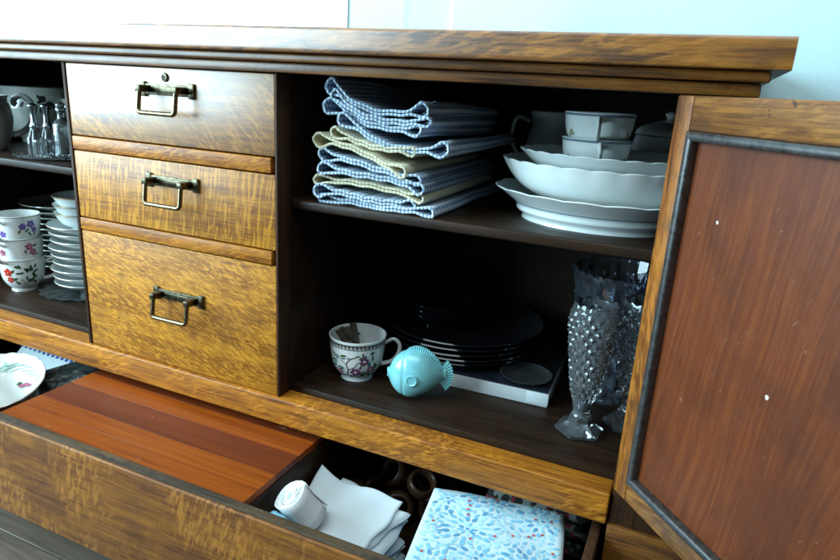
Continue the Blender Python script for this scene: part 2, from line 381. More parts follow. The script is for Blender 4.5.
# ends, back, partitions, floors
for x0, x1 in ((XL, XL + 0.022), (XR - 0.022, XR)):
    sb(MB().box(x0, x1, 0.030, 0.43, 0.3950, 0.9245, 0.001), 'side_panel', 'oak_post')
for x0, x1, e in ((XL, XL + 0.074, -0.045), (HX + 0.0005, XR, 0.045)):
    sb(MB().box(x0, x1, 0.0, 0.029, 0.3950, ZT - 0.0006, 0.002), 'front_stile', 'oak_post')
    sb(MB().box(min(x0, x0 + e), max(x1, x1 + e), -0.004, 0.43, 0.0, 0.3945, 0.003), 'pedestal_end', 'oak_mould')
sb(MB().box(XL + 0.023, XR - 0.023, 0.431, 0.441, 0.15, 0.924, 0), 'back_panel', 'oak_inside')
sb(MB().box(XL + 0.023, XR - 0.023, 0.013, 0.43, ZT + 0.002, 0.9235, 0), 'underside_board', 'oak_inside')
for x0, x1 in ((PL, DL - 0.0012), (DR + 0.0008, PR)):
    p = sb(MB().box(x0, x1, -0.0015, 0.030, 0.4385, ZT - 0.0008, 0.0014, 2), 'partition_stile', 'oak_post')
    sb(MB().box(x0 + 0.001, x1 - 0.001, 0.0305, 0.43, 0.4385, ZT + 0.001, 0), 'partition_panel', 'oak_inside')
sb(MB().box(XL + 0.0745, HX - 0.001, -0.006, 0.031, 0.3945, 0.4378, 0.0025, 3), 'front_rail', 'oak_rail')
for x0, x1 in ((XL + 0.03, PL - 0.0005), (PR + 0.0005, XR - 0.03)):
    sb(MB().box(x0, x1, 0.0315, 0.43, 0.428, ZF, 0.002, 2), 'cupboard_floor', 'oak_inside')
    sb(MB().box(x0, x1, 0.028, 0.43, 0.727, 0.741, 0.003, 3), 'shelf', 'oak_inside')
sb(MB().box(XL + 0.0745, HX - 0.001, 0.003, 0.028, 0.175, 0.2150, 0.002), 'bottom_rail', 'oak_front')
# the bank of three drawers with rails between them
sb(MB().box(DL - 0.0015, DR + 0.0015, 0.024, 0.028, 0.439, ZT - 0.001, 0), 'drawer_gap_shade', 'black')  # black sheet: shade in the gaps round the drawers put into its colour
def plate_handle(dr, zc, xc=-0.7215):
    # back plate with shaped ends and two eyes, and a square drop bail that stands off the front
    p = MB().box(xc - 0.047, xc + 0.047, -0.0035, 0.0, zc - 0.0078, zc + 0.0078, 0.001)
    p.box(xc - 0.030, xc + 0.030, -0.0055, -0.003, zc - 0.0045, zc + 0.0045, 0.001)
    for e in (-1, 1):
        p.box(xc + e * 0.046 - 0.0055, xc + e * 0.046 + 0.0055, -0.0045, 0.0, zc - 0.0108, zc + 0.0108, 0.0016)
        p.box(xc + e * 0.0345 - 0.0050, xc + e * 0.0345 + 0.0050, -0.0245, -0.003, zc - 0.0046, zc + 0.0054, 0.0018)
        q = MB().lathe([(0.0, 0.0028), (0.0022, 0.0024), (0.0034, 0.0008), (0.0034, 0.0)], 12)
        q.xf(Matrix.Translation((xc + e * 0.0465, -0.0044, zc)) @ Matrix.Rotation(PI / 2, 4, 'X')); p.add(q.v, q.f)
    sb(p, 'back_plate', 'brass_dark', dr)
    w, h, r = 0.0345, 0.0335, 0.0050
    pts = [(-w, 0)]
    pts += [(-w, -h * t) for t in (0.3, 0.6)]
    pts += [(-w + r - r * math.cos(a), -h + r - r * math.sin(a)) for a in (0, .4, .8, 1.2, PI / 2)]
    pts += [(0, -h)] + [(w - r + r * math.sin(a), -h + r - r * math.cos(a)) for a in (0, .4, .8, 1.2, PI / 2)]
    pts += [(w, -h * t) for t in (0.6, 0.3, 0)]
    path = [(xc + x, -0.0205 + z * 0.14, zc + z * 0.98) for x, z in pts]
    sb(MB().tube(path, 0.0035, 10), 'bail_handle', 'brass', dr)
for z0, z1, zc in ((0.8015, 0.9105, 0.880), (0.6685, 0.7765, 0.7465), (0.4395, 0.6445, 0.5645)):
    d = sb(MB().box(DL, DR, 0.0, 0.021, z0, z1, 0.0016), 'drawer', 'oak_drawer1' if z1 > 0.9 else 'oak_drawer2' if z1 > 0.7 else 'oak_drawer3')
    plate_handle(d, zc)
    if z1 > 0.9:
        e = MB().lathe([(0.0, 0.0022), (0.0028, 0.0022), (0.0034, 0.0034), (0.0056, 0.0030), (0.0066, 0.0010), (0.0066, 0.0)], 24)
        e.xf(Matrix.Translation((-0.7255, 0.0, 0.8975)) @ Matrix.Rotation(PI / 2, 4, 'X')); sb(e, 'keyhole_ring', 'brass_dark', d)
        sb(MB().box(-0.7263, -0.7247, -0.0027, -0.0021, 0.8950, 0.8992, 0), 'keyhole', 'black', d)
for z0, z1 in ((0.7785, 0.7995), (0.6465, 0.6665)):
    sb(MB().box(DL + 0.001, DR - 0.006, -0.0020, 0.020, z0, z1, 0.0016), 'drawer_rail', 'oak_rail')
# long bottom drawer, pulled out
LY = -0.190                       # its front face
ld = sb(MB().box(-1.452, -0.030, LY, LY + 0.019, 0.2165, 0.3830, 0.003, 3), 'long_drawer', 'oak_front')
sb(MB().box(-1.450, -0.032, LY + 0.0030, LY + 0.0175, 0.3834, 0.3850, 0.0006), 'worn_top_edge', 'worn_edge', ld)
for x0, x1 in ((-1.438, -1.426), (-0.052, -0.040)):
    sb(MB().box(x0, x1, LY + 0.0195, 0.225, 0.225, 0.379, 0.0015), 'drawer_side', 'oak_post', ld)
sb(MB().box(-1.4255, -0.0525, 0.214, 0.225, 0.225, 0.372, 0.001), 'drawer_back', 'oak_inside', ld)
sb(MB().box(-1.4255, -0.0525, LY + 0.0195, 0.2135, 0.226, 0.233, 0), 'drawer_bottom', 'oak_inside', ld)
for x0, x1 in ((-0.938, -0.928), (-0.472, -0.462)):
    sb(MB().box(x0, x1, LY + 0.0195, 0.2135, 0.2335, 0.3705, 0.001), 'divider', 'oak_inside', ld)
ys = [LY + 0.0205, -0.136, -0.100, -0.046, -0.004, 0.080, 0.205]
for i in range(6):
    sb(MB().box(-0.936, -0.464, ys[i], ys[i + 1] - 0.0001, 0.3712, 0.3812 + (0.0001 if i % 2 else 0), 0.00015, 1), 'cover_plank', 'plank_dark_and_shaded' if i in (2, 4) else 'plank_red', ld)  # rear dark plank also carries the front rail's shadow in its colour

# the open door (swings on the right stile); built in its own frame, inner face towards -y
HP = Vector((-0.0333, -0.0160, 0.0)); ANG = -math.atan2(0.753, 0.658)
dz0, dz1, dw = 0.4545, 0.9105, 0.474
door = bpy.data.objects.new('cupboard_door', None); door.empty_display_size = 0.02
dd = MB().box(0.0, 0.0265, 0.0, 0.019, dz0, dz1, 0.0018)
def dbuild(mb, name, mat, parent): return mb.build(name, M[mat], parent)
col.objects.link(door); door.parent = side; door.location = HP - BASE; door.rotation_euler = (0, 0, ANG); OFF['cupboard_door'] = Vector((0, 0, 0))
sw, rt, rb, mw = 0.0235, 0.0330, 0.0235, 0.0098
dbuild(MB().box(0.0, sw, 0.0, 0.019, dz0, dz1, 0.0018), 'door_stile', 'oak_door', door)
dbuild(MB().box(dw - 0.05, dw, 0.0, 0.019, dz0, dz1, 0.0018), 'door_stile', 'oak_door', door)
dbuild(MB().box(sw + 0.0002, dw - 0.0502, 0.0004, 0.019, dz1 - rt, dz1 - 0.0001, 0.0014), 'door_rail', 'oak_door_rail', door)
dbuild(MB().box(sw + 0.0002, dw - 0.0502, 0.0004, 0.019, dz0 + 0.0001, dz0 + rb, 0.0014), 'door_rail', 'oak_door_rail', door)
x0, x1, z0, z1 = sw, dw - 0.05, dz0 + rb, dz1 - rt
pn = dbuild(MB().box(x0 - 0.002, x1 + 0.002, 0.0065, 0.016, z0 - 0.002, z1 + 0.002, 0), 'door_panel', 'door_panel', door)
# mitred half-round moulding, four lengths
def mitre(a, b, inw):
    mb = MB(); a, b, inw = Vector(a), Vector(b), Vector(inw); t = (b - a).normalized(); prof = []
    for k in range(9):
        q = PI * k / 8; prof.append((0.0003 + (mw - 0.0003) * (0.5 - 0.5 * math.cos(q)), -0.0040 * math.sin(q) ** 0.7 - 0.0002))
    prof = [(prof[0][0], 0.006)] + prof + [(prof[-1][0], 0.006)]
    for p, sgn in ((a, 1), (b, -1)):
        mb.v += [p + inw * u + t * sgn * u + Vector((0, w, 0)) for u, w in prof]
    n = len(prof); mb.f = [(i, i + 1, n + i + 1, n + i) for i in range(n - 1)] + [tuple(range(n)), tuple(range(n, 2 * n))]
    return mb
e = 0.0002
for a, b, inw in (((x0, 0, z0), (x0, 0, z1), (1, 0, 0)), ((x1, 0, z0), (x1, 0, z1), (-1, 0, 0)), ((x0, 0, z1), (x1, 0, z1), (0, 0, -1)), ((x0, 0, z0), (x1, 0, z0), (0, 0, 1))):
    dbuild(mitre(a, b, inw), 'panel_moulding', 'dark_wood_mould', door)
def blob(cx, cz, r, y, seed):
    rn = random.Random(seed); n = 10; rr = [r * rn.uniform(0.7, 1.2) for _ in range(n)]
    vs = [(cx, y - 0.0006, cz)] + [(cx + rr[k] * 0.75 * math.cos(2 * PI * k / n), y - 0.00005, cz + rr[k] * math.sin(2 * PI * k / n)) for k in range(n)]
    return MB().add(vs, [(0, 1 + k, 1 + (k + 1) % n) for k in range(n)])
for cx, cz, r in ((0.077, 0.797, 0.0019), (0.172, 0.663, 0.0024)):
    dbuild(blob(cx, cz, r, 0.0065, cx), 'paint_speck', 'speck', pn)
for zc in (dz0 + 0.07, dz1 - 0.07):
    h = MB().lathe([(0, -0.022), (0.0032, -0.022), (0.0032, 0.022), (0, 0.022)], 12); h.xf(Matrix.Translation((-0.0034, 0.012, zc)))
    dbuild(h, 'hinge', 'brass_dark', door)
#CONT
# ------------------------------------------------------------------ shapes for china, glass and cloth
def spline(pts, n=6):
    out = []
    P = [Vector((*p, 0)) if len(p) == 2 else Vector(p) for p in pts]
    for i in range(len(P) - 1):
        a, b, c, d = P[max(i - 1, 0)], P[i], P[i + 1], P[min(i + 2, len(P) - 1)]
        for k in range(n):
            t = k / n
            q = 0.5 * ((2 * b) + (c - a) * t + (2 * a - 5 * b + 4 * c - d) * t * t + (3 * b - a - 3 * c + d) * t ** 3)
            out.append(q)
    out.append(P[-1])
    return [(q.x, q.y) if len(pts[0]) == 2 else q for q in out]
def vessel(outer, th, bottom=None):
    """closed wall: outer profile from the foot up to the rim, then back down the inside"""
    o = spline(outer, 5); inner = [(max(r - th, 0.0005), z) for r, z in o if z > outer[0][1] + (bottom or th * 2)]
    top = o[-1]; inner = inner[::-1]
    return [(0.0, o[0][1] + 0.0012), (o[0][0] * 0.82, o[0][1] + 0.0012), (o[0][0] * 0.86, o[0][1])] + o + [(top[0] - th * 0.5, top[1] + th * 0.35)] + inner + [(0.0, inner[-1][1] - 0.0004)]
def rad_at(outer):
    o = spline(outer, 5)
    def f(z):
        for (r0, z0), (r1, z1) in zip(o, o[1:]):
            if z0 <= z <= z1: return r0 + (r1 - r0) * ((z - z0) / max(z1 - z0, 1e-9))
        return o[-1][0] if z > o[-1][1] else o[0][0]
    return f
def leaf(cs, cz, L, W, a, n=12, sharp=1.0):
    pts = []
    for k in range(n):
        t = 2 * PI * k / n; x = L / 2 * math.cos(t); y = W / 2 * math.sin(t) * (1 - sharp * 0.25 * math.cos(t))
        pts.append((cs + x * math.cos(a) - y * math.sin(a), cz + x * math.sin(a) + y * math.cos(a)))
    return pts
def flower(cs, cz, r, n=5, a0=0.0):
    return [leaf(cs + r * 0.62 * math.cos(a0 + 2 * PI * k / n), cz + r * 0.62 * math.sin(a0 + 2 * PI * k / n), r * 0.95, r * 0.8, a0 + 2 * PI * k / n) for k in range(n)]
def stroke(pts, w):
    out = []
    L = []; Rr = []
    for i, p in enumerate(pts):
        a = pts[max(i - 1, 0)]; b = pts[min(i + 1, len(pts) - 1)]
        dx, dy = b[0] - a[0], b[1] - a[1]; l = math.hypot(dx, dy) or 1
        L.append((p[0] - dy / l * w / 2, p[1] + dx / l * w / 2)); Rr.append((p[0] + dy / l * w / 2, p[1] - dx / l * w / 2))
    return [[L[i], L[i + 1], Rr[i + 1], Rr[i]] for i in range(len(pts) - 1)]
def wrap(polys, rf, th0, lift=0.0004):
    """flat printed shapes (s, z) laid on a turned surface around angle th0"""
    mb = MB()
    for p in polys:
        cs = sum(q[0] for q in p) / len(p); cz = sum(q[1] for q in p) / len(p)
        vs = []
        for s_, z in [(cs, cz)] + list(p):
            r = rf(z) + lift; a = th0 + s_ / max(rf(z), 0.01); vs.append((r * math.cos(a), r * math.sin(a), z))
        n = len(p); mb.add(vs, [(0, 1 + k, 1 + (k + 1) % n) for k in range(n)])
    return mb
def ring_line(rf, z, h, lift=0.0003, n=48):
    return MB().lathe([(rf(z) + lift, z), (rf(z + h) + lift, z + h)], n)
def to_cam(x, y): return math.atan2(CAM.y - y, CAM.x - x)

CUP = lambda R_, H, F: [(F, 0.0), (F * 0.96, H * 0.06), (F * 1.0, H * 0.10), (R_ * 0.70, H * 0.17), (R_ * 0.87, H * 0.36), (R_ * 0.945, H * 0.62), (R_ * 0.975, H * 0.85), (R_, H)]
def make_cup(loc, label, R_, H, F, mat, hand, group=None, flat=1.0, name='teacup', hsize=1.0):
    t = thing(name, loc, label, 'cup', group); prof = CUP(R_, H, F)
    b = MB().lathe(vessel(prof, 0.0022), 56).build('cup_body', M[mat], t); rf = rad_at(prof)
    def hp(rr, z): return (rr * math.cos(hand), rr * math.sin(hand), z)
    e = hsize
    path = spline([hp(rf(H * 0.80) - 0.001, H * 0.80), hp(R_ + 0.012 * e, H * 0.90), hp(R_ + 0.022 * e, H * 0.76), hp(R_ + 0.019 * e, H * 0.52), hp(R_ + 0.008 * e, H * 0.36), hp(rf(H * 0.30) - 0.001, H * 0.30)], 5)
    MB().tube(path, 0.0027 * (0.7 + 0.3 * e), 8, flat=flat).build('handle', M[mat], t)
    return t, b, rf
def dec(polys, rf, th0, name, mat, body, lift=0.0004):
    o = wrap(polys, rf, th0, lift).build(name, M[mat], body)
    if len(polys) > 1: o['kind'] = 'stuff'
    return o

# ------------------------------------------------------------------ right cupboard, upper shelf
ZS = 0.7412
MATS = [  # blue or cream, then left loop, middle, right loop in the photograph, loop sizes, depth
    ('b', (323, 199), (372, 207), (429, 213), .0055, .0065), ('b', (321, 190), (365, 198), (408, 207), .0075, .0060),
    ('c', (319, 179), (364, 185), (418, 200), .0055, .0055), ('n', (326, 168), (372, 177), (420, 188), .0065, .0065),
    ('n', (323, 155), (369, 166), (417, 180), .0070, .0055), ('c', (318, 140), (369, 155), (402, 172), .0080, .0065),
    ('c', (335, 132), (374, 147), (410, 152), .0060, .0050), ('b', (345, 119), (378, 141), (441, 149), .0070, .0085),
    ('b', (329, 106), (377, 126), (416, 130), .0085, .0065), ('b', (338, 95), (376, 118), (426, 122), .0055, .0050),
    ('b', (334, 85), (390, 114), (421, 109), .0085, .0080)]
MLAB = ['blue gingham placemat lying on the shelf, lowest of the folded pile', 'blue gingham placemat second from the shelf in the folded pile',
        'thin cream placemat third from the shelf in the folded pile', 'dark blue gingham placemat just above the thin cream one',
        'dark blue gingham placemat just below the thick cream one', 'thick cream placemat with a large round fold, mid pile',
        'cream placemat tucked between the thick cream one and blue ones', 'blue and white placemat whose looped end hangs furthest out of the pile',
        'blue gingham placemat with a large round fold, third from the pile top', 'blue gingham placemat second from the top of the folded pile',
        'blue gingham placemat curling up on top of the folded pile']
def loop_section(L, Mi, Rt, rl, rr, th, n=26):
    """closed outline of a folded mat seen end-on: teardrop folds at both ends"""
    def mid(x):
        t = (x - L[0]) / (Rt[0] - L[0]); m = (Mi[0] - L[0]) / (Rt[0] - L[0])
        return L[1] * (t - m) * (t - 1) / (m) + Mi[1] * t * (t - 1) / (m * (m - 1)) + Rt[1] * t * (t - m) / (1 - m)
    top = []; bot = []
    for i in range(n + 1):
        t = i / n; x = L[0] + (Rt[0] - L[0]) * t
        h = th + (rl - th) * max(0, 1 - t / 0.17) ** 1.25 + (rr - th) * max(0, 1 - (1 - t) / 0.13) ** 1.25
        top.append((x, mid(x) + h)); bot.append((x, mid(x) - h))
    capR = [(Rt[0] + rr * math.sin(a), Rt[1] + rr * math.cos(a)) for a in (0.45, 0.9, 1.35, 1.8, 2.25, 2.7)]
    capL = [(L[0] - rl * math.sin(a), L[1] - rl * math.cos(a)) for a in (0.45, 0.9, 1.35, 1.8, 2.25, 2.7)]
    return top + capR + bot[::-1] + capL
YM = 0.033
for i, (c, a, b, d, rl, rr) in enumerate(MATS):
    rn = random.Random(40 + i); y0 = YM + rn.uniform(-0.003, 0.006); dep = rn.uniform(0.27, 0.31)
    pa, pb, pd = [at_y(*q, YM) for q in (a, b, d)]
    q3 = [(p.x, p.z) for p in (pa, pb, pd)]
    sec = loop_section(*q3, rl * 1.25, rr * 1.15, 0.0022)
    w1, w2, w3 = rn.uniform(50, 110), rn.uniform(150, 260), rn.uniform(0, 6); sec = [(x + 0.0006 * math.sin(z * 400 + w3), z + rn.uniform(.0006, .0008) * math.sin(x * w1 + w3) + 0.0008 * math.sin(x * w2 + w3 * 2)) for x, z in sec]
    lo = min(p[1] for p in sec)
    if i == 0: sec = [(x, z + max(0, ZS + 0.0014 - z) * (1 if z < ZS + 0.0014 else 0)) for x, z in sec]
    rows = 12; n = len(sec); vs = []; us = []; acc = [0.0]
    for k in range(1, n + 1): acc.append(acc[-1] + math.dist(sec[k % n], sec[k - 1]))
    zc = sum(p[1] for p in sec) / n; base = ZS + 0.0075 + i * 0.0125
    dx = rn.uniform(-0.004, 0.010)
    for r in range(rows + 1):
        t = r / rows
        for k, (x, z) in enumerate(sec):
            y = y0 + dep * t + (0.0035 * math.sin(x * 24 + w3) + 0.0015 * math.sin(x * 70 + i)) * (1 - t)
            hh = z - zc; zz = z + (base + hh * 0.75 - z) * (t * t * (3 - 2 * t)) * 0.75
            wob = 0.0012 * math.sin(9 * t + i * 1.7 + x * 40)
            if i == 0: zz = max(zz, ZS + 0.0014)
            vs.append((x + dx * t + wob, y, zz + (abs(wob) if i == 0 else wob) * 0.6))
    fs = []; uv = []
    for r in range(rows):
        for k in range(n):
            k2 = (k + 1) % n; fs.append((r * n + k, r * n + k2, (r + 1) * n + k2, (r + 1) * n + k))
            v0, v1 = dep * r / rows, dep * (r + 1) / rows; uv.append([(acc[k], v0), (acc[k + 1], v0), (acc[k + 1], v1), (acc[k], v1)])
    o = MB().add(vs, fs, uv).build('placemat', M[{'b': 'gingham_blue', 'n': 'gingham_navy', 'c': 'gingham_cream'}[c]], ang=80)
    md = o.modifiers.new('thickness', 'SOLIDIFY'); md.thickness = 0.0026; md.offset = 0
    tag(o, MLAB[i], 'placemat', 'folded placemats piled on the shelf')
    # hem: a knobbly rolled edge round the front outline, with short frayed threads
    hm = MB(); m2 = 0
    path = [Vector((vs[k][0], vs[k][1] - 0.0003, vs[k][2])) for k in range(n)]
    fine = []
    for k in range(n):
        for q in range(3): fine.append(path[k].lerp(path[(k + 1) % n], q / 3))
    fine = [p + Vector((rn.uniform(-.0002, .0002), rn.uniform(-.0005, .0003), rn.uniform(-.0002, .0002))) for p in fine]
    hm.tube(fine, 0.0019, 6, closed=True)
    for k in range(260):
        p = fine[rn.randrange(len(fine))]; ln = rn.uniform(0.001, 0.0035); w = 0.00018
        dv = Vector((rn.uniform(-.5, .5), -1, rn.uniform(-.6, .4))).normalized() * ln
        sd = Vector((w, 0, w)); hm.add([p - sd, p + sd, p + dv], [(0, 1, 2)])
    if i >= 7:
        for k in range(26):
            p = Vector((pd.x + rr * rn.uniform(-.2, 1), y0 + rn.uniform(0, .02), pd.z + rr * rn.uniform(-1, 1))); dv = Vector((rn.uniform(.3, 1), rn.uniform(-.6, .6), rn.uniform(-.5, .7))).normalized() * rn.uniform(.004, .011)
            sd = Vector((0, .00025, .00025)); hm.add([p - sd, p + sd, p + dv * 0.6 + sd, p + dv], [(0, 1, 2), (0, 2, 3)])
    hm.build('frayed_hem', M['hem_cream' if c == 'c' else 'hem_blue'], o)['kind'] = 'stuff'

def oval_dish(name, loc, label, cat, outer, th, ax, ay, mat, scal=0, samp=0.0, foot_line=None, rz=0, group=None):
    t = thing(name, loc, label, cat, group, rz); zt = outer[-1][1]; z0 = outer[0][1]
    def fun(a, r, z, i):
        k = max(0.0, (z - z0) / (zt - z0)); k = k ** 3
        w = 1 + (samp * (abs(math.sin(scal * a / 2)) - 0.5) * k if scal else 0)
        zz = z + (samp * 0.10 * (abs(math.sin(scal * a / 2)) - 0.5) * k if scal else 0)
        return (r * ax * w * math.cos(a), r * ay * w * math.sin(a), zz)
    b = MB().lathe(vessel(outer, th), 144 if scal else 72, fun).build('dish_body', M[mat], t)
    return t, b
t, b = oval_dish('serving_platter', (-0.120, 0.160, ZS), 'large footed white platter under the deep scalloped bowl', 'platter',
    [(0.102, 0), (0.102, 0.006), (0.110, 0.012), (0.112, 0.020), (0.128, 0.032), (0.142, 0.041)], 0.0035, 1.0, 0.86, 'china_cool', 18, 0.014)
MB().lathe([(0.1135, 0.021), (0.1148, 0.0225), (0.1152, 0.0235)], 72, lambda a, r, z, i: (r * math.cos(a), r * 0.86 * math.sin(a), z)).build('foot_line', M['grey_line'], t)
oval_dish('serving_bowl', (-0.118, 0.163, ZS + 0.022), 'deep white bowl with scalloped rim nested in the footed platter', 'bowl',
    [(0.070, 0), (0.072, 0.004), (0.088, 0.010), (0.110, 0.022), (0.126, 0.038), (0.138, 0.057)], 0.0032, 1.0, 0.86, 'china_cool', 24, 0.016)
oval_dish('shallow_bowl', (-0.115, 0.168, ZS + 0.052), 'shallow scalloped bowl inside the deep white bowl, under two cups', 'bowl',
    [(0.060, 0), (0.062, 0.004), (0.085, 0.012), (0.102, 0.024), (0.120, 0.040)], 0.003, 1.0, 0.86, 'china_cool', 24, 0.014)
for z, lab, da in ((ZS + 0.063, 'white cup with grey-blue rim line standing in the shallow bowl', 0.10), (ZS + 0.0965, 'white cup with grey-blue rim line nested on top of another cup', 0.0)):
    loc = (-0.137, 0.188, z)
    t, b, rf = make_cup(loc, lab, 0.0475, 0.047, 0.029, 'china_cool', to_cam(loc[0], loc[1]) + da, 'grey-rimmed cups on the scalloped bowls', 1.6, hsize=0.7)
    ring_line(rf, 0.0430, 0.0032).build('rim_line', M['grey_line'], b)
    th = to_cam(loc[0], loc[1])
    for s0 in (-0.040, 0.046):
        dec(flower(s0, 0.022, 0.0035, 4) , rf, th, 'painted_flower', 'ink_gold', b)
        dec([leaf(s0 + 0.004, 0.019, 0.006, 0.002, 0.6), leaf(s0 - 0.003, 0.018, 0.005, 0.002, 2.0)], rf, th, 'painted_leaf', 'ink_green', b)
# dim pieces at the back
jug_prof = [(0.026, 0), (0.030, 0.012), (0.040, 0.045), (0.038, 0.085), (0.031, 0.115), (0.035, 0.137)]
t = thing('cream_jug', (-0.238, 0.345, ZS), 'small white jug in the dark behind the pile of bowls', 'jug')
MB().lathe(vessel(jug_prof, 0.003), 40).build('jug_body', M['china_cool'], t)
h = PI * 1.02
MB().tube(spline([(0.034 * math.cos(h), 0.034 * math.sin(h), 0.12), (0.058 * math.cos(h), 0.058 * math.sin(h), 0.125), (0.062 * math.cos(h), 0.062 * math.sin(h), 0.085), (0.038 * math.cos(h), 0.038 * math.sin(h), 0.050)], 6), 0.0035, 8).build('handle', M['china_cool'], t)
t = thing('sugar_bowl', (-0.055, 0.345, ZS), 'white lidded sugar bowl in the dark behind the two cups', 'bowl')
MB().lathe(vessel([(0.030, 0), (0.034, 0.012), (0.052, 0.055), (0.054, 0.085), (0.048, 0.112)], 0.003), 40).build('bowl_body', M['china_cool'], t)
MB().lathe(spline([(0.050, 0.1145), (0.044, 0.124), (0.022, 0.134), (0.006, 0.138), (0.009, 0.146), (0.0, 0.150)], 4), 40).build('lid', M['china_cool'], t)

# ------------------------------------------------------------------ right cupboard, floor
ZB = 0.4472
loc = (-0.4595, 0.113, ZB)
t, b, rf = make_cup(loc, 'white teacup with pink blossom print and dark patterned rim, full of wooden pegs', 0.0462, 0.073, 0.0265, 'china', to_cam(loc[0], loc[1]) + 1.52, flat=1.3)
th = to_cam(loc[0], loc[1]) - 0.1
ring_line(rf, 0.0610, 0.0085).build('rim_band', M['ink_dark'], b)
keys = []
for k in range(46):
    s0 = k * 2 * PI * 0.0455 / 46
    keys += [[(s0, 0.0625), (s0 + 0.0038, 0.0625), (s0 + 0.0038, 0.0637), (s0, 0.0637)], [(s0 + 0.0010, 0.0650), (s0 + 0.0036, 0.0650), (s0 + 0.0036, 0.0661), (s0 + 0.0010, 0.0661)], [(s0 + 0.0040, 0.0625), (s0 + 0.0048, 0.0625), (s0 + 0.0048, 0.0680), (s0 + 0.0040, 0.0680)]]
dec(keys, rf, 0, 'rim_pattern', 'ink_white', b, 0.0008)
br = stroke(spline([(-0.012, 0.012), (-0.010, 0.026), (-0.013, 0.036), (-0.006, 0.046), (0.004, 0.050)], 4), 0.0016) + stroke(spline([(-0.010, 0.026), (0.0, 0.032), (0.006, 0.040), (0.016, 0.041)], 4), 0.0012) + stroke(spline([(-0.013, 0.036), (-0.022, 0.042), (-0.026, 0.050)], 4), 0.0011) + stroke(spline([(-0.012, 0.014), (0.004, 0.016), (0.016, 0.022)], 4), 0.0013)
dec(br, rf, th, 'painted_branch', 'ink_brown', b)
lv = []; rn = random.Random(3)
for cs, cz in ((-0.030, 0.046), (-0.034, 0.038), (-0.036, 0.030), (-0.020, 0.028), (-0.003, 0.024), (0.024, 0.036), (0.030, 0.046), (0.012, 0.048), (0.030, 0.024), (0.012, 0.016), (-0.018, 0.050), (0.022, 0.016), (-0.004, 0.012), (0.034, 0.032)):
    lv.append(leaf(cs, cz, rn.uniform(.008, .012), 0.0042, rn.uniform(0, PI)))
lv2 = [leaf(rn.uniform(-.042, .040), rn.uniform(.010, .056), rn.uniform(.005, .009), 0.0030, rn.uniform(0, PI)) for k in range(26)]
dec(lv[:7] + lv2[:12], rf, th, 'painted_leaf', 'ink_teal', b); dec(lv[7:] + lv2[12:20], rf, th, 'painted_leaf', 'ink_green', b, 0.0005); dec(lv2[20:], rf, th, 'painted_bud', 'ink_brown', b, 0.0006)
for cs, cz, r, m in ((0.016, 0.042, 0.0072, 'ink_plum'), (0.002, 0.022, 0.0076, 'ink_plum'), (0.026, 0.026, 0.0062, 'ink_pink'), (-0.024, 0.020, 0.005, 'ink_pink')):
    dec(flower(cs, cz, r, 6, cs * 90), rf, th, 'painted_blossom', m, b, 0.0006)
    dec([leaf(cs, cz, r * 0.7, r * 0.7, 0)], rf, th, 'painted_centre', 'ink_white', b, 0.0009)
dec([leaf(-0.008, 0.057, 0.010, 0.004, 0.4), leaf(0.004, 0.056, 0.008, 0.004, 2.2), leaf(0.0, 0.052, 0.007, 0.003, 1.2)], lambda z: rf(z) - 0.0030, th + PI + 0.3, 'painted_leaf', 'ink_teal', b, -0.0006)
PG = ['brown wooden peg standing tallest in the teacup', 'flat brown wooden peg leaning left in the teacup', 'brown wooden peg lying across the teacup rim side', 'short brown wooden peg low in the teacup', 'thin brown wooden peg at the back of the teacup']
rn = random.Random(9)
for k, (dx, dy, dz, ax, ay, L) in enumerate(((-0.004, -0.002, 0.046, 0.35, -0.30, 0.066), (-0.014, -0.006, 0.042, 0.15, -0.62, 0.060), (-0.018, 0.004, 0.043, -0.2, -0.85, 0.056), (0.006, -0.012, 0.036, 0.5, -0.5, 0.050), (-0.010, 0.012, 0.045, -0.25, -0.40, 0.058))):
    pg = MB().box(-0.0055, 0.0055, -0.0026, 0.0026, -L / 2, L / 2, 0.0010); pg.box(-0.0057, 0.0057, -0.0028, 0.0028, L * 0.18, L * 0.22, 0.0004)
    pg.xf(Matrix.Translation((loc[0] + dx, loc[1] + dy, loc[2] + dz + 0.010)) @ Matrix.Rotation(ay, 4, 'Y') @ Matrix.Rotation(ax, 4, 'X'))
    o = pg.build('wooden_peg', M['peg']); tag(o, PG[k], 'peg', 'wooden pegs in the teacup')

# aqua fish
fx = thing('fish_vase', (-0.338, 0.090, ZB), 'glossy aqua ceramic fish with ribbed fin and tail beside the teacup', 'ornament', None, math.radians(20))
fb = MB(); nU, nV = 44, 24; vs = []
for i in range(nU + 1):
    t = i / nU; x = -0.047 + 0.086 * t
    env = max(0.0, (math.sin(PI * min(1, t ** 0.80 * 1.0)) ** 0.62)) if t < 1 else 0
    hh = 0.0385 * env; ww = 0.027 * env
    if t > 0.80: k = (t - 0.80) / 0.20; hh = max(hh, 0.0115 * (1 - 0.1 * k)); ww = max(ww, 0.0065)
    if t < 0.10: hh = max(hh, 0.0075); ww = max(ww, 0.007)
    zc = 0.042 - 0.004 * (0.5 - t)
    gill = 0.0012 * math.exp(-((t - 0.27) / 0.018) ** 2)
    for j in range(nV):
        q = 2 * PI * j / nV; c, s_ = math.cos(q), math.sin(q)
        vs.append((x, (ww - gill) * c * abs(c) ** -0.1 if abs(c) > 1e-6 else 0, max(0.0008, zc + (hh - gill) * s_)))
fs = [(i * nV + j, i * nV + (j + 1) % nV, (i + 1) * nV + (j + 1) % nV, (i + 1) * nV + j) for i in range(nU) for j in range(nV)]
fs += [tuple(range(nV))[::-1], tuple(nU * nV + j for j in range(nV))]
fb.add(vs, fs); body = fb.build('fish_body', M['aqua'], fx, ang=60)
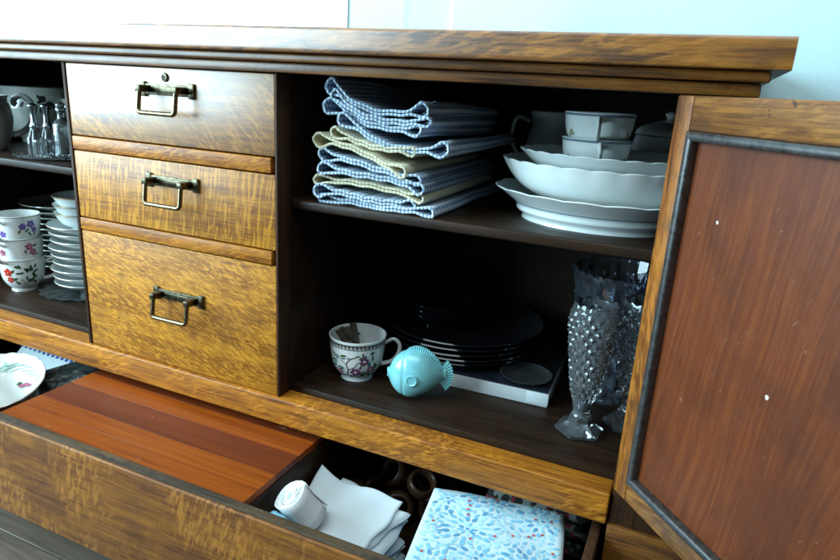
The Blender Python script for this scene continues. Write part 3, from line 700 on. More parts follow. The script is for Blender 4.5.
def ribbed(path, out, w0, w1, ribs, name, parent, base=0.0, thick=0.0032):
    """a ribbed fin: inner edge along path, outer edge along out"""
    n = len(path); mb = MB(); vs = []
    for side_ in (-1, 1):
        for i in range(n):
            rib = 0.0005 * math.sin(ribs * 2 * PI * i / (n - 1))
            for k in range(6):
                t = k / 5; p = Vector(path[i]).lerp(Vector(out[i]), t)
                vs.append((p.x, side_ * (thick * (1 - 0.62 * t) + rib * min(1, t * 2.5)), p.z))
    fs = []
    o = n * 6
    for i in range(n - 1):
        for k in range(5):
            a = i * 6 + k; fs += [(a, a + 1, a + 7, a + 6), (o + a, o + a + 6, o + a + 7, o + a + 1)]
        fs.append((i * 6 + 5, o + i * 6 + 5, o + i * 6 + 11, i * 6 + 11))
    for i in (0, n - 1):
        for k in range(5): fs.append((i * 6 + k, o + i * 6 + k, o + i * 6 + k + 1, i * 6 + k + 1))
    return mb.add(vs, fs).build(name, M['aqua'], parent, ang=50)
N = 100
inn = []; ou = []
for i in range(N):
    t = i / (N - 1); x = -0.020 + 0.052 * t
    tt = (x + 0.047) / 0.086; z = 0.042 + 0.0385 * math.sin(PI * tt ** 0.8) ** 0.62 - 0.004
    inn.append((x, 0, z - 0.004)); g = 0.0105 * math.sin(PI * min(1, 0.10 + t * 0.93)) ** 0.6
    ou.append((x + 0.004 * t, 0, z + g))
ribbed(inn, ou, 0, 0, 17, 'dorsal_fin', fx)
N = 70; inn = []; ou = []
for i in range(N):
    t = i / (N - 1); a = -1.05 + 2.1 * t; inn.append((0.031, 0, 0.042 + 0.010 * (t - 0.5) * 2)); rr = 0.026 + 0.004 * abs(t - 0.5) * 2
    ou.append((0.028 + rr * math.cos(a) * 0.85, 0, 0.042 + rr * math.sin(a) * 0.95))
ribbed(inn, ou, 0, 0, 11, 'tail_fin', fx, thick=0.0045)
pf = MB()     # round side fin with a raised rim
pf.lathe([(0.0, 0.0026), (0.0060, 0.0022), (0.0072, 0.0036), (0.0092, 0.0030), (0.0098, 0.0), (0.0098, -0.003)], 28)
pf.xf(Matrix.Translation((-0.0105, -0.0245, 0.040)) @ Matrix.Rotation(PI / 2, 4, 'X') @ Matrix.Rotation(-0.12, 4, 'Y')); pf.build('side_fin', M['aqua'], fx)
ey = MB().lathe(spline([(0.0, 0.0022), (0.002, 0.0018), (0.0036, 0.0), (0.004, -0.002)], 4), 16)
ey.xf(Matrix.Translation((-0.034, -0.0165, 0.050)) @ Matrix.Rotation(PI / 2, 4, 'X') @ Matrix.Rotation(-0.5, 4, 'Y')); ey.build('eye', M['aqua'], fx)
lip = MB(); lip.tube([(-0.0475 + 0.0006 * math.cos(q * 2), 0.0062 * math.cos(q), 0.0405 + 0.0062 * math.sin(q)) for q in [2 * PI * k / 20 for k in range(20)]], 0.0017, 8, closed=True); lip.build('lip', M['aqua'], fx)

# flat carton with the dark plates on it
bx = thing('flat_carton', (-0.2790, 0.2760, ZB), 'low white-sided carton with dark lid under the black glass plates', 'box', None, math.radians(2.5))
MB().box(-0.1200, 0.1200, -0.122, 0.122, 0.0002, 0.0225, 0.0012).build('carton_base', M['card_white'], bx)
MB().box(-0.1190, 0.1190, -0.121, 0.121, 0.0228, 0.0248, 0.0008).build('carton_lid', M['card_dark'], bx)
MB().box(0.088, 0.1208, -0.1228, -0.100, 0.004, 0.0220, 0.0006).build('corner_flap', M['card_white'], bx)
zp = ZB + 0.0250
PL_ = ['lowest black glass plate, lying on the flat carton', 'black glass plate second from the carton lid', 'black glass plate in the middle of the dark pile', 'black glass plate second from the top of the dark pile', 'uppermost black glass plate under the small black bowls']
for k in range(5):
    p = spline([(0.080, 0), (0.084, 0.002), (0.096, 0.004), (0.118, 0.008), (0.139, 0.0145), (0.142, 0.0155)], 4)
    pr = [(0, 0.0006)] + p + [(0.1405, 0.0172), (0.117, 0.0106), (0.095, 0.0066), (0.080, 0.0048), (0, 0.0046)]
    o = MB().lathe(pr, 72).build('glass_plate', M['dark_glass'], origin=(0, 0, 0)); o.location = (-0.345 + 0.003 * math.sin(k * 2.1), 0.282 + 0.003 * math.cos(k * 1.7), zp + k * 0.0082)
    tag(o, PL_[k], 'plate', 'black glass plates on the carton')
for k in range(3):
    pr = vessel([(0.032, 0), (0.034, 0.003), (0.052, 0.012), (0.064, 0.026)], 0.0026)
    o = MB().lathe(pr, 56).build('glass_bowl', M['dark_glass'], origin=(0, 0, 0)); o.location = (-0.385, 0.262, zp + 0.0385 + k * 0.0090)
    tag(o, ['black glass bowl standing on the black plates, lowest of three', 'black glass bowl in the middle of three on the plates', 'black glass bowl on top of the three on the plates'][k], 'bowl', 'black glass bowls on the plates')
o = MB().lathe([(0, 0.0010), (0.026, 0.0010), (0.028, 0)] + spline([(0.030, 0.0), (0.036, 0.003), (0.042, 0.0085)], 3) + [(0.0400, 0.0092), (0.034, 0.0048), (0.027, 0.0036), (0, 0.0036)], 96,
    lambda a, r, z, i: (r * (1 + 0.02 * math.cos(24 * a) * (1 if z > 0.003 else 0)) * math.cos(a), r * (1 + 0.02 * math.cos(24 * a) * (1 if z > 0.003 else 0)) * math.sin(a), z)).build('glass_dish', M['crystal_smooth'], origin=(0, 0, 0))
o.location = (-0.1990, 0.1960, zp); tag(o, 'small clear glass dish on the corner of the flat carton', 'dish')

# cut-glass vases
def crystal_vase(loc, label, mat, group, rz):
    t = thing('crystal_vase', loc, label, 'vase', group, rz)
    def fun(a, r, z, i):
        k = max(0, min(1, (z - 0.045) / 0.02)) * max(0, min(1, (0.184 - z) / 0.012))
        if i >= nout: return (r * math.cos(a), r * math.sin(a), z)
        u = a * 16 / (2 * PI); v = z / 0.0088
        tri = lambda q: abs((q % 1.0) - 0.5) * 2
        d = tri(u + v / 2) * tri(u - v / 2) * 1.6
        rim = max(0, min(1, (z - 0.170) / 0.016))
        r2 = r + 0.0028 * k * (d - 0.4)
        return (r2 * math.cos(a), r2 * math.sin(a), z + 0.0042 * rim * abs(math.sin(a * 6)))
    outer = spline([(0.0135, 0.026), (0.0115, 0.033), (0.0135, 0.043), (0.0200, 0.072), (0.0260, 0.110), (0.0312, 0.150), (0.0325, 0.172), (0.0300, 0.184), (0.0285, 0.190)], 13)
    nout = len(outer)
    prof = [(0, 0.026)] + outer + [(0.0262, 0.1905), (0.0275, 0.180), (0.0285, 0.160), (0.0225, 0.110), (0.0150, 0.072), (0.006, 0.052), (0, 0.050)]
    nout += 1
    MB().lathe(prof, 64, fun).build('vase_body', M[mat], t, ang=6)
    f = MB()
    f.lathe([(0, 0.0), (0.0270, 0.0), (0.0345, 0.0018), (0.0345, 0.0060), (0.0180, 0.0150), (0.0150, 0.0262), (0, 0.0262)], 6)
    f.build('vase_foot', M['crystal_smooth'], t, ang=10)
    return t
crystal_vase((-0.0975, 0.116, ZB), 'clear cut-crystal vase with six-sided foot, beside the flat carton', 'crystal', 'tall crystal vases', 0.35)
crystal_vase((-0.0370, 0.166, ZB), 'clear cut-crystal vase with six-sided foot, half hidden by the open door', 'crystal', 'tall crystal vases', 0.1)
t = thing('crystal_urn', (-0.083, 0.262, ZB), 'wide smoky cut-crystal urn with star-cut rim behind the tall vases', 'vase')
def ufun(a, r, z, i):
    if i >= un: return (r * math.cos(a), r * math.sin(a), z)
    top = max(0, min(1, (z - 0.165) / 0.01)); low = 1 - top
    star = abs(math.sin(a * 8)) * top * 0.0065 * math.sin(PI * max(0, min(1, (z - 0.165) / 0.038)))
    u = a * 10; v = z / 0.019 * PI; d = (0.5 + 0.5 * math.cos(u + v)) * (0.5 + 0.5 * math.cos(u - v))
    r2 = r + 0.0055 * low * d * max(0, min(1, z / 0.02)) - star
    rim = max(0, min(1, (z - 0.200) / 0.006))
    return (r2 * math.cos(a), r2 * math.sin(a), z + 0.003 * rim * math.cos(a * 30))
uo = spline([(0.046, 0.0), (0.047, 0.010), (0.050, 0.060), (0.056, 0.110), (0.064, 0.158), (0.071, 0.180), (0.076, 0.208)], 10); un = len(uo) + 1
MB().lathe([(0, 0)] + uo + [(0.0715, 0.209), (0.066, 0.180), (0.058, 0.150), (0.050, 0.105), (0.043, 0.030), (0, 0.020)], 100, ufun).build('urn_body', M['crystal_dim'], t, ang=6)

# ------------------------------------------------------------------ left cupboard, floor
lx, ly = -1.276, 0.120; fc = to_cam(lx, ly)
def stack_cup(z, lab, hand, R_=0.0440, H=0.072):
    return make_cup((lx, ly, z), lab, R_, H, 0.0255, 'china', hand, 'flowered teacups stacked in threes', 1.4)
t, b, rf = stack_cup(ZB, 'white teacup with red poppies, lowest in the stack of three', fc + 1.35)
dec(flower(-0.030, 0.046, 0.009, 5, .3) + flower(-0.026, 0.030, 0.007, 5, 1), rf, fc, 'painted_poppy', 'ink_red', b, .0006)
rn = random.Random(5)
dec([leaf(rn.uniform(-.020, .026), rn.uniform(.024, .060), rn.uniform(.008, .013), .005, rn.uniform(0, PI)) for k in range(20)], rf, fc, 'painted_leaf', 'ink_green', b)
dec([leaf(rn.uniform(-.016, .022), rn.uniform(.020, .055), .008, .0045, rn.uniform(0, PI)) for k in range(9)], rf, fc, 'painted_leaf', 'ink_dark', b, .0005)
dec(flower(-0.004, 0.030, 0.009, 5, .8), rf, fc, 'painted_white_flower', 'ink_white', b, .0008); dec([leaf(-0.004, .030, .004, .004, 0)], rf, fc, 'painted_centre', 'ink_gold', b, .0011)
ring_line(rf, 0.0702, 0.0012).build('rim_line', M['gilt'], b); ring_line(rf, 0.001, 0.0014, .0004).build('foot_line', M['gilt'], b)
t, b, rf = stack_cup(ZB + 0.0435, 'white teacup with pink roses, middle of the stack of three', fc - 0.72)
dec(flower(0.016, 0.056, 0.008, 5, .3) + flower(0.022, 0.044, 0.0075, 5, 1) + flower(-0.036, 0.044, 0.007, 5, .5), rf, fc, 'painted_rose', 'ink_pink', b, .0006)
dec([leaf(0.028, 0.058, .009, .004, .8), leaf(0.008, 0.046, .008, .004, 2.2), leaf(0.030, 0.038, .008, .003, .2)], rf, fc, 'painted_leaf', 'ink_green', b)
ring_line(rf, 0.0702, 0.0012).build('rim_line', M['gilt'], b)
t, b, rf = stack_cup(ZB + 0.0900, 'white teacup with violets, topmost of the stack of three', fc - 0.62)
dec(flower(0.008, 0.052, 0.007, 5, .3) + flower(0.024, 0.056, 0.008, 5, 1) + flower(-0.030, 0.036, 0.007, 5, .5) + flower(0.030, 0.044, .006, 5), rf, fc, 'painted_violet', 'ink_violet', b, .0006)
dec([leaf(0.016, 0.044, .012, .004, .8), leaf(0.020, 0.036, .011, .004, 2.2), leaf(0.002, 0.042, .009, .004, 1.2), leaf(0.030, .036, .01, .003, 1.6)], rf, fc, 'painted_leaf', 'ink_green', b)
ring_line(rf, 0.0702, 0.0012).build('rim_line', M['gilt'], b)
# glass coaster, saucers and bowls on it
sx, sy = -1.158, 0.190
o = MB().lathe([(0, 0.0008), (0.070, 0.0), (0.082, 0.0018), (0.086, 0.0062), (0.0835, 0.0070), (0.078, 0.0042), (0, 0.0042)], 120,
    lambda a, r, z, i: (r * (1 + 0.035 * math.cos(16 * a) * (1 if r > .075 else 0)) * math.cos(a), r * (1 + 0.035 * math.cos(16 * a) * (1 if r > .075 else 0)) * math.sin(a), z)).build('glass_plate', M['crystal_smooth'], origin=(0, 0, 0))
o.location = (sx - 0.008, sy - 0.012, ZB); tag(o, 'scalloped clear glass plate under the stack of saucers', 'plate')
zz = ZB + 0.0045; ORD = ['lowest', 'second', 'third', 'fourth', 'fifth', 'sixth', 'seventh', 'eighth', 'ninth', 'tenth']
spr = spline([(0.026, 0), (0.027, 0.002), (0.042, 0.005), (0.062, 0.013), (0.073, 0.0205)], 5)
for k in range(9):
    t = thing('saucer', (sx + 0.0025 * math.sin(k * 2.3), sy + 0.002 * math.cos(k * 1.9), zz + k * 0.0152), 'white gilt-edged saucer, %s from the glass plate in the tall stack' % ORD[k] if k else 'white gilt-edged saucer resting on the scalloped glass plate', 'saucer', 'saucers stacked by the teacups')
    b = MB().lathe([(0, 0.001)] + spr + [(0.0722, 0.0224), (0.061, 0.0155), (0.041, 0.0075), (0, 0.0055)], 64).build('saucer_body', M['china_cool'], t)
    MB().lathe([(0.0724, 0.0200), (0.0734, 0.0206), (0.0732, 0.0216)], 64).build('gilt_edge', M['gilt'], b)
zz += 9 * 0.0152 - 0.004
for k in range(3):
    t = thing('small_bowl', (sx, sy, zz + k * 0.0175), ['small white bowl standing on the saucer stack', 'small white bowl nested second on the saucer stack', 'small white bowl topmost on the saucer stack'][k], 'bowl', 'small bowls on the saucers')
    b = MB().lathe(vessel([(0.028, 0), (0.030, 0.003), (0.046, 0.012), (0.056, 0.028), (0.060, 0.034)], 0.0024), 56).build('bowl_body', M['china_cool'], t)
    MB().lathe([(0.0600, 0.0332), (0.0606, 0.0342), (0.0600, 0.0352)], 56).build('gilt_edge', M['gilt'], b)
for k in range(12):
    pr = [(0, 0.001)] + spline([(0.050, 0), (0.052, 0.002), (0.072, 0.006), (0.096, 0.015)], 4) + [(0.0955, 0.0168), (0.072, 0.0088), (0.050, 0.0050), (0, 0.0050)]
    o = MB().lathe(pr, 56).build('dinner_plate', M['china_cream'], origin=(0, 0, 0)); o.location = (-1.372 + 0.002 * math.sin(k * 2), 0.305, ZB + k * 0.0125)
    tag(o, 'white dinner plate in the dark stack behind the flowered teacups', 'plate', 'dinner plates stacked behind the teacups')

# ------------------------------------------------------------------ left cupboard, shelf
t = thing('china_jug', (-1.300, 0.088, ZS), 'large white china jug with a curled handle on the left shelf', 'jug')
jp = [(0.040, 0), (0.043, 0.006), (0.052, 0.030), (0.057, 0.058), (0.054, 0.082), (0.050, 0.094), (0.053, 0.103)]
MB().lathe(vessel(jp, 0.003), 56).build('jug_body', M['china'], t)
h = math.radians(52)
def hq(r, z): return (r * math.cos(h), r * math.sin(h), z)
MB().tube(spline([hq(0.053, 0.028), hq(0.066, 0.032), hq(0.083, 0.046), hq(0.092, 0.070), hq(0.088, 0.094), hq(0.075, 0.104), hq(0.064, 0.100), hq(0.060, 0.090), hq(0.064, 0.086)], 6), lambda q: 0.0050 - 0.0010 * q, 10, flat=1.3).build('handle', M['china'], t)
MB().lathe([(0.0505, 0.0930), (0.0516, 0.0945), (0.0505, 0.0960)], 56).build('relief_band', M['china_cream'], t)
t, b = oval_dish('tureen', (-1.372, 0.285, ZS), 'large white tureen with dark leaf print behind the curled-handle jug', 'tureen', [(0.055, 0), (0.058, 0.008), (0.085, 0.030), (0.102, 0.070), (0.098, 0.100), (0.104, 0.118)], 0.004, 1.0, 1.0, 'china_cream')
rfu = rad_at([(0.055, 0), (0.058, 0.008), (0.085, 0.030), (0.102, 0.070), (0.098, 0.100), (0.104, 0.118)]); ft = to_cam(-1.372, .285)
rn = random.Random(2)
dec([leaf(rn.uniform(-.05, .07), rn.uniform(.07, .10), .014, .006, rn.uniform(0, PI)) for k in range(26)], rfu, ft, 'painted_leaf', 'ink_dark', b)
oval_dish('white_basin', (-1.236, 0.310, ZS), 'white china basin behind the glass cruets on the left shelf', 'basin', [(0.040, 0), (0.043, 0.005), (0.058, 0.030), (0.066, 0.065), (0.072, 0.098)], 0.003, 1.0, 1.0, 'china_cream')
# cruets on a glass tray
o = MB().lathe([(0, 0.0006), (0.8, 0.0), (0.95, 0.0022), (1.0, 0.0060), (0.975, 0.0068), (0.92, 0.0036), (0, 0.0036)], 96,
    lambda a, r, z, i: (0.066 * r * (1 + .02 * math.cos(20 * a) * (r > .9)) * math.cos(a), 0.044 * r * (1 + .02 * math.cos(20 * a) * (r > .9)) * math.sin(a), z)).build('cruet_tray', M['crystal_smooth'], origin=(0, 0, 0))
o.location = (-1.103, 0.082, ZS); o.rotation_euler = (0, 0, 0.25); tag(o, 'oval clear glass tray holding the cruets', 'tray')
M['steel'] = simple('dull_silver_cap', (0.45, 0.50, 0.52), 0.25, 1.0, 0.2)
for (x, y, lab) in ((-1.128, 0.078, 'cut-glass shaker with tall silver top, next to the white jug'), (-1.112, 0.091, 'cut-glass shaker with tall silver top, between other shaker and glass bottle')):
    t = thing('glass_shaker', (x, y, ZS + 0.0042), lab, 'shaker', 'glass shakers on the tray')
    MB().lathe([(0, 0), (0.0125, 0), (0.0140, 0.004), (0.0135, 0.030), (0.0090, 0.046), (0.0075, 0.050), (0, 0.050)], 64, lambda a, r, z, i: ((r + (0.0012 * math.cos(8 * a) * (1 if .002 < z < .034 and r > .01 else 0))) * math.cos(a), (r + (0.0012 * math.cos(8 * a) * (1 if .002 < z < .034 and r > .01 else 0))) * math.sin(a), z)).build('glass_body', M['crystal'], t)
    MB().lathe(spline([(0.0082, 0.0495), (0.0086, 0.053), (0.0058, 0.060), (0.0052, 0.074), (0.0076, 0.084), (0.0080, 0.090), (0.0, 0.093)], 4), 32).build('silver_cap', M['steel'], t)
t = thing('mustard_pot', (-1.093, 0.064, ZS + 0.0042), 'squat faceted glass pot in front of the two shakers', 'pot')
MB().lathe([(0, 0), (0.0150, 0), (0.0165, 0.004), (0.0165, 0.028), (0.0150, 0.031), (0.0128, 0.031), (0.0128, 0.006), (0, 0.005)], 10).build('glass_body', M['crystal'], t, ang=10)
t = thing('glass_bottle', (-1.073, 0.092, ZS + 0.0042), 'slim clear glass bottle standing on the oval tray', 'bottle')
MB().lathe(spline([(0.0145, 0), (0.0160, 0.004), (0.0160, 0.050), (0.0145, 0.060), (0.0072, 0.070), (0.0068, 0.080), (0.0090, 0.083), (0.0088, 0.088)], 4) + [(0.0060, 0.088), (0.0055, 0.070), (0.0125, 0.058), (0.0135, 0.006), (0, 0.005)], 40).build('bottle_body', M['crystal'], t)
MB().lathe(spline([(0.0055, 0.080), (0.0056, 0.0885), (0.0078, 0.0892), (0.0070, 0.096), (0.0, 0.099)], 4), 24).build('stopper', M['crystal'], t)

# ------------------------------------------------------------------ in the long drawer
def soft_stack_slab(w, d, h, lift, n=18, m=18, wob=0.0, ph=0.0):
    """one folded cloth: a cushion-edged slab whose middle surface follows lift(x, y); UVs in metres"""
    mb = MB(); prof = [(-1.0, 0.0), (-0.7, 0.5), (0.0, 1.0)]
    def pt(x, y, top):
        ex = min(1.0, (w / 2 - abs(x)) / (h * 0.9)); ey = min(1.0, (d / 2 - abs(y)) / (h * 0.9))
        e_ = max(0.0, min(ex, ey)); hh = h / 2 * math.sqrt(max(0.0, 1 - (1 - e_) ** 2))
        return (x + wob * math.sin(y * 48 + ph) + wob * 0.5 * math.sin(y * 110 + 2 * ph), y + wob * math.sin(x * 55 + ph * 1.7), lift(x, y) + h / 2 + (hh if top else -hh))
    def axis(L, k):
        a = [-L / 2, -L / 2 + h * 0.15, -L / 2 + h * 0.45, -L / 2 + h * 0.9]; mid = [-L / 2 + h * 0.9 + (L - 1.8 * h) * q / k for q in range(1, k)]
        return a + mid + [-p for p in a[::-1]]
    X, Y = axis(w, n), axis(d, m); nx, ny = len(X), len(Y); vs = [pt(x, y, True) for y in Y for x in X] + [pt(x, y, False) for y in Y for x in X]
    fs = []; uv = []
    for j in range(ny - 1):
        for i in range(nx - 1):
            a = j * nx + i; u = [(X[i], Y[j]), (X[i + 1], Y[j]), (X[i + 1], Y[j + 1]), (X[i], Y[j + 1])]
            fs.append((a, a + 1, a + nx + 1, a + nx)); uv.append(u)
            b_ = nx * ny + a; fs.append((b_, b_ + nx, b_ + nx + 1, b_ + 1)); uv.append([u[0], u[3], u[2], u[1]])
    return mb.add(vs, fs, uv)
def place(o, loc, rz=0.0, rx=0.0, ry=0.0): o.location = loc; o.rotation_euler = (rx, ry, rz); return o
ZD = 0.2335
# white napkins
NL = ['white linen napkin lowest in the drawer pile', 'white linen napkin second from the bottom of the drawer pile', 'white linen napkin third from the bottom of the drawer pile', 'white linen napkin in the middle of the drawer pile', 'white linen napkin third from the top of the drawer pile', 'white linen napkin second from the top of the drawer pile', 'white linen napkin with lifted corners on top of the drawer pile']
rn = random.Random(11); z = ZD
for k in range(7):
    h = 0.0150 if k < 6 else 0.0060
    top = (k == 6)
    def lift(x, y, k=k, top=top):
        g = 0.0
        c1 = max(0, (y - 0.02) / 0.07); 
        if k >= 3: g += (k - 2) * 0.0022 * c1 * c1 * (0.4 + abs(x) / 0.07) + 0.0012 * math.sin(x * 70 + k) * max(0, y / 0.08)
        g += 0.0017 * math.sin(x * 48 + y * 30 + k * 1.3) + 0.0012 * math.sin(y * 75 - x * 20 + k)
        if top: g += 0.004 * c1 * math.sin((x + 0.02) * 55) + 0.010 * max(0, (-x - 0.03) / 0.04) * c1
        return g
    o = soft_stack_slab(0.140 - 0.004 * (k % 3), 0.168 - 0.004 * (k % 2), h, lift, wob=0.0030, ph=k * 1.9).build('linen_napkin', M['linen'], origin=(0, 0, 0), ang=70)
    place(o, (-0.3805 + (0.008 * math.sin(k * 1.9) if k < 6 else -0.004), -0.082 + 0.004 * math.cos(k * 2.7), z), math.radians(-7 + 7 * math.sin(k * 2.3)))
    tag(o, NL[k], 'napkin', 'linen napkins piled in the drawer'); z += h * 0.97
zn = z
# rolled napkin, spiral end up towards the front
def spiral_roll(r0, r1, turns, L, th=0.0014, n=110):
    mb = MB(); vs = []; fs = []; uv = []
    for i in range(n + 1):
        t = i / n; a = turns * 2 * PI * t; r = r0 + (r1 - r0) * t + 0.0006 * math.sin(a * 3.3)
        for k in range(5):
            y = L * (k / 4 - 0.5) + (0.0030 * math.sin(a * 0.9 + 1) + 0.0015 * math.sin(a * 2.7)) * (1 if k in (0, 4) else 0)
            flare = 1 + 0.06 * abs(k / 4 - 0.5) * 2
            vs.append((r * flare * math.cos(a), y, r * flare * math.sin(a)))
    for i in range(n):
        for k in range(4):
            a = i * 5 + k; fs.append((a, a + 5, a + 6, a + 1)); s0 = 0.35 * i / n; s1 = 0.35 * (i + 1) / n
            uv.append([(s0, L * k / 4), (s1, L * k / 4), (s1, L * (k + 1) / 4), (s0, L * (k + 1) / 4)])
    return mb.add(vs, fs, uv)
o = spiral_roll(0.003, 0.0225, 6.2, 0.052).build('rolled_napkin', M['linen_bright'], origin=(0, 0, 0), ang=80)
md = o.modifiers.new('thickness', 'SOLIDIFY'); md.thickness = 0.0013
place(o, (-0.4135, -0.1120, zn + 0.0290)); o.rotation_euler = Vector((-0.42, -0.40, 0.80)).to_track_quat('Y', 'Z').to_euler(); tag(o, 'tightly rolled white napkin lying on the linen pile', 'napkin')
o = MB(); vs = []; fs = []
W_, n = 0.030, 40
for i in range(n + 1):
    t = i / n; a = -0.3 + 3.9 * t; r = 0.0165 - 0.004 * t
    p = Vector((r * math.cos(a), 0, r * math.sin(a)))
    for k in range(7): vs.append((p.x + 0.0010 * math.sin(k * 1.4 + t * 9), W_ * (k / 6 - 0.5), p.z + 0.0009 * math.cos(k * 1.7 + t * 7)))
for i in range(n):
    for k in range(6): a = i * 7 + k; fs.append((a, a + 1, a + 8, a + 7))
o = o.add(vs, fs).build('satin_ribbon', M['satin'], origin=(0, 0, 0), ang=80); md = o.modifiers.new('thickness', 'SOLIDIFY'); md.thickness = 0.0008
place(o, (-0.4250, -0.1500, zn + 0.0185), math.radians(72)); tag(o, 'pale blue satin ribbon coil in front of the rolled napkin', 'ribbon')
# turned wooden rings
RL = ['brown turned wooden napkin ring, leaning, at the back of the drawer behind the linen pile']
ringp = [(0.0160 + 0.0080 * (1 - math.cos(q)) * 0.5 * 1.0 + 0.0045 * math.cos(q), 0.0105 * math.sin(q)) for q in [2 * PI * k / 16 for k in range(16)]]
ringp = [(0.0200 + 0.0060 * math.cos(q), 0.0115 * math.sin(q)) for q in [2 * PI * k / 16 for k in range(16)]]
for k, (x, y, dz, rx, rz) in enumerate(((-0.352, 0.070, 0.026, 1.2, 0.3), (-0.300, 0.086, 0.026, 1.4, -0.4), (-0.402, 0.092, 0.026, 1.1, 0.6), (-0.350, 0.125, 0.026, 1.5, 0.1), (-0.325, 0.100, 0.058, 0.5, 0.8), (-0.378, 0.105, 0.060, 0.9, -0.6), (-0.428, 0.062, 0.026, 1.3, -0.2), (-0.296, 0.130, 0.026, 0.9, 0.5))):
    o = MB().lathe(ringp, 32, closed=True).build('napkin_ring', M['ring_wood'], origin=(0, 0, 0)); place(o, (x, y, ZD + dz), rz, rx)
    tag(o, 'brown turned wooden ring in the dark behind the white napkins', 'napkin ring', 'wooden rings loose in the drawer')
# blue floral fabric pile
FX, FY, FR = -0.1660, -0.0640, math.radians(9.5); fw, fd = 0.186, 0.196; z = ZD
FL = 'folded blue patterned cotton under the floral one, %s from the drawer bottom'
for k in range(9):
    top = k == 8; h = 0.0146 if not top else 0.0100
    def lift(x, y, k=k): return (0.0018 * math.sin(x * 27 + k) + 0.0020 * math.sin(y * 24 + k * 2) + 0.0010 * math.sin(x * 60 + y * 45) + 0.0045) * (k / 8) * 0.7
    o = soft_stack_slab(fw - (0 if top else 0.004 + 0.003 * (k % 3)), fd - (0 if top else 0.004 + 0.004 * (k % 2)), h, lift).build('folded_cloth', M['print_ground' if top else 'cotton_side'], origin=(0, 0, 0), ang=70)
    place(o, (FX + (0 if top else 0.002 * math.sin(k * 2.1)), FY + (0 if top else 0.002 * math.cos(k * 1.3)), z), FR + (0 if top else 0.012 * math.sin(k * 3.1)))
    tag(o, 'folded pale blue cotton with blue petals and small red flowers, topmost of its pile' if top else (FL % ORD[k] if k else 'folded blue patterned cotton lying lowest in the floral pile'), 'fabric', 'folded fabrics in the drawer')
    z += h * 0.96
    if top:
        def lay(polys, name, mat, up):
            mb = MB()
            for p in polys:
                if any(abs(q[0]) > fw / 2 - 0.004 or abs(q[1]) > fd / 2 - 0.004 for q in p): continue
                cs = sum(q[0] for q in p) / len(p); cz = sum(q[1] for q in p) / len(p)
                vs = [(x, y, lift(x, y) + h + up) for x, y in [(cs, cz)] + list(p)]; n_ = len(p)
                ed = 0.0
                mb.add(vs, [(0, 1 + q, 1 + (q + 1) % n_) for q in range(n_)])
            pr = mb.build(name, M[mat], o); pr['kind'] = 'stuff'; return pr
        OFF[o.name] = Vector((0, 0, 0))
        rn = random.Random(21); P1, P2, P3, RD = [], [], [], []
        centres = [(-0.030, 0.018), (0.052, -0.030), (-0.062, -0.062), (0.010, -0.085), (0.064, 0.066), (-0.068, 0.075), (0.0, 0.085), (0.082, -0.080), (-0.010, -0.034)]
        for ci, (cx, cy) in enumerate(centres):
            for ring_i, (rr, nn, L, W) in enumerate(((0.0095, 9, 0.0095, 0.0042), (0.0205, 13, 0.0105, 0.0052), (0.0315, 17, 0.0110, 0.0058))):
                if ring_i == 2 and ci > 2: nn = 11
                for q in range(nn):
                    a = 2 * PI * q / nn + ring_i * 0.3 + ci; x, y = cx + rr * math.cos(a) * rn.uniform(.92, 1.08), cy + rr * math.sin(a) * rn.uniform(.92, 1.08)
                    if any(math.hypot(x - c2[0], y - c2[1]) < rr * 0.97 for j2, c2 in enumerate(centres) if j2 != ci): continue
                    (P1, P2, P3)[rn.choice((0, 0, 1, 2, 2))].append(leaf(x, y, L * rn.uniform(.85, 1.1), W * rn.uniform(.85, 1.15), a + rn.uniform(-.25, .25)))
            P2.append(leaf(cx, cy, 0.005, 0.005, 0))
        cent = [(sum(v[0] for v in p) / len(p), sum(v[1] for v in p) / len(p)) for p in P1 + P2 + P3]
        for q in range(2600):
            x, y = rn.uniform(-fw / 2, fw / 2), rn.uniform(-fd / 2, fd / 2)
            if all(math.hypot(x - c[0], y - c[1]) > 0.0064 for c in cent):
                cent.append((x, y)); (P3, P3, P1)[rn.randrange(3)].append(leaf(x, y, rn.uniform(.007, .0105), rn.uniform(.0034, .005), rn.uniform(0, PI)))
        for q in range(34):
            RD += flower(rn.uniform(-.085, .085), rn.uniform(-.09, .09), 0.0022, 5, rn.uniform(0, 3))
        lay(P3, 'printed_petal', 'print_sky', 0.00025); lay(P1, 'printed_petal', 'print_blue', 0.0004); lay(P2, 'printed_petal', 'print_deep', 0.00055); lay(RD, 'printed_red_flower', 'print_red', 0.0007)
# red floral cotton behind
for k in range(3):
    o = soft_stack_slab(0.172 - 0.006 * k, 0.075, 0.033, lambda x, y: 0.0012 * math.sin(x * 30) + 0.0012, 10, 8).build('folded_cloth', M['red_floral'], origin=(0, 0, 0), ang=70)
    place(o, (-0.146 + 0.004 * k, 0.132 - 0.004 * k, ZD + k * 0.0325), math.radians(4)); tag(o, ['dark red and white floral cotton at the bottom, behind the blue pile', 'dark red and white floral cotton second from the bottom, behind the blue pile', 'dark red and white floral cotton on top, behind the blue pile'][k], 'fabric', 'red floral fabrics in the drawer')
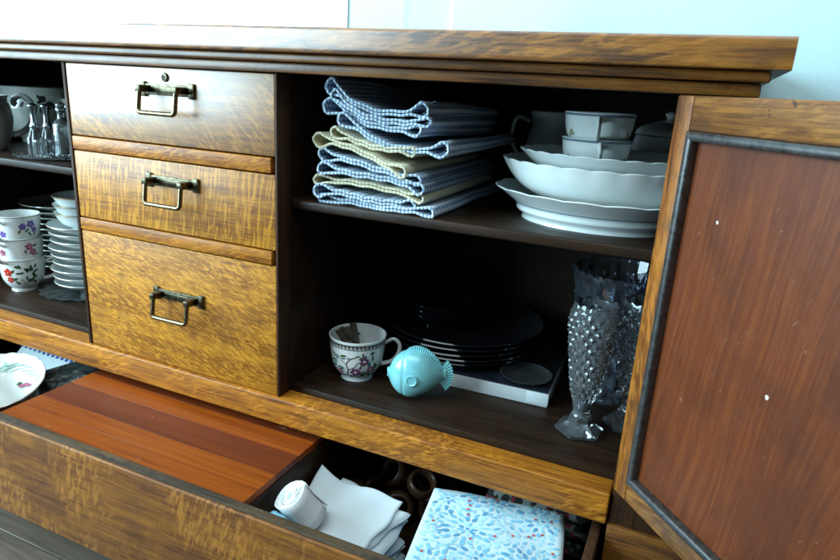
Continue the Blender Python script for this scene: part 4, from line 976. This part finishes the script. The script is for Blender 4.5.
# left section: flowered bowl, tin, spotted cloth
t, b = oval_dish('flowered_bowl', (-1.078, -0.082, ZD), 'oval white bowl with green leaf relief and pink blossom, in the open drawer', 'bowl',
    [(0.040, 0), (0.042, 0.006), (0.052, 0.040), (0.064, 0.080), (0.080, 0.112), (0.1, 0.132)], 0.003, 1.20, 0.74, 'china', 20, 0.014, rz=math.radians(140))
rfi = rad_at([(0.040, 0), (0.042, 0.006), (0.052, 0.040), (0.064, 0.080), (0.080, 0.112), (0.1, 0.132)])
def inner(polys, name, mat, lift):
    mb = wrap(polys, lambda z: rfi(z) - 0.0032, 0, -lift); mb.v = [Vector((p.x * 1.20, p.y * 0.74, p.z)) for p in mb.v]; q = mb.build(name, M[mat], b); q['kind'] = 'stuff'; return q
lf = []; bl = []
for k in range(22):
    s_ = k * 2 * PI * 0.085 / 22; lf.append(leaf(s_, 0.116, 0.015, 0.010, PI / 2))
M['ink_pale'] = simple('pale_green_relief', (0.36, 0.55, 0.46), 0.2); inner(lf, 'leaf_relief', 'ink_pale', 0.0022)
for k in range(5):
    s_ = 0.03 + k * 0.11; bl += flower(s_, 0.092, 0.009, 5, k); 
inner(bl, 'painted_blossom', 'ink_pink', 0.0024); inner([leaf(0.045 + k * 0.11, 0.090, 0.014, 0.005, 0.4) for k in range(5)], 'painted_leaf', 'ink_green', 0.0022)
t = thing('mottled_tin', (-1.030, 0.030, ZD), 'dark mottled box with marbled lid beside the flowered bowl', 'box', None, math.radians(-12))
MB().box(-0.062, 0.062, -0.046, 0.046, 0.0, 0.088, 0.003).build('tin_body', M['marble_tin'], t)
MB().box(-0.0635, 0.0635, -0.0475, 0.0475, 0.0885, 0.106, 0.004, 3).build('tin_lid', M['marble_tin'], t)
o = soft_stack_slab(0.36, 0.095, 0.105, lambda x, y: 0.0010 + 0.0010 * math.sin(x * 18), 24, 8).build('spotted_cloth', M['linen'], origin=(0, 0, 0), ang=70)
place(o, (-1.130, 0.138, ZD), math.radians(-2)); tag(o, 'folded white cloth with dark blue spots behind the mottled box', 'cloth'); OFF[o.name] = Vector((0, 0, 0))
mb = MB(); rn = random.Random(4)
for i in range(24):
    for j in range(5):
        x = -0.165 + i * 0.0145 + (0.007 if j % 2 else 0); y = -0.034 + j * 0.016; a = rn.uniform(-.4, .4)
        if abs(x) > .165: continue
        p = leaf(x, y, 0.0085, 0.0062, a, 10, 0); vs = []
        for px_, py_ in [(x, y)] + p:
            e_ = min(1.0, (0.0475 - abs(py_)) / 0.0945, (0.18 - abs(px_)) / .0945); hh = 0.0525 * math.sqrt(max(0, 1 - (1 - e_) ** 2))
            vs.append((px_, py_, 0.0010 + 0.0010 * math.sin(px_ * 18) + 0.0525 + hh + 0.0012))
        mb.add(vs, [(0, 1 + q, 1 + (q + 1) % 10) for q in range(10)])
mb.build('printed_spot', M['ink_blue'], o)['kind'] = 'stuff'

# ------------------------------------------------------------------ on top of the sideboard
t = thing('glass_jar', (-0.405, 0.200, 0.9662), 'small clear glass dome jar on the sideboard top against the blue wall', 'jar')
MB().lathe([(0.0, 0.0), (0.040, 0.0), (0.042, 0.004), (0.042, 0.010), (0, 0.010)], 40).build('jar_base', M['card_white'], t)
MB().lathe(spline([(0.036, 0.0105), (0.037, 0.05), (0.034, 0.085), (0.020, 0.105), (0.0, 0.112)], 5) + [(0.0, 0.1108), (0.019, 0.1038), (0.033, 0.0845), (0.0358, 0.05), (0.0348, 0.0105)], 40, closed=False).build('glass_dome', M['clear_glass'], t)
o = MB().box(-1.62, -0.7005, 0.4655, 0.4690, 0.9664, 1.62, 0.001).build('bright_area_board', M['bright_area_white']); tag(o, 'blank white board standing in for the blown-out bright area against the blue wall', 'board')  # added board: blown-out brightness above the slab is put into its white
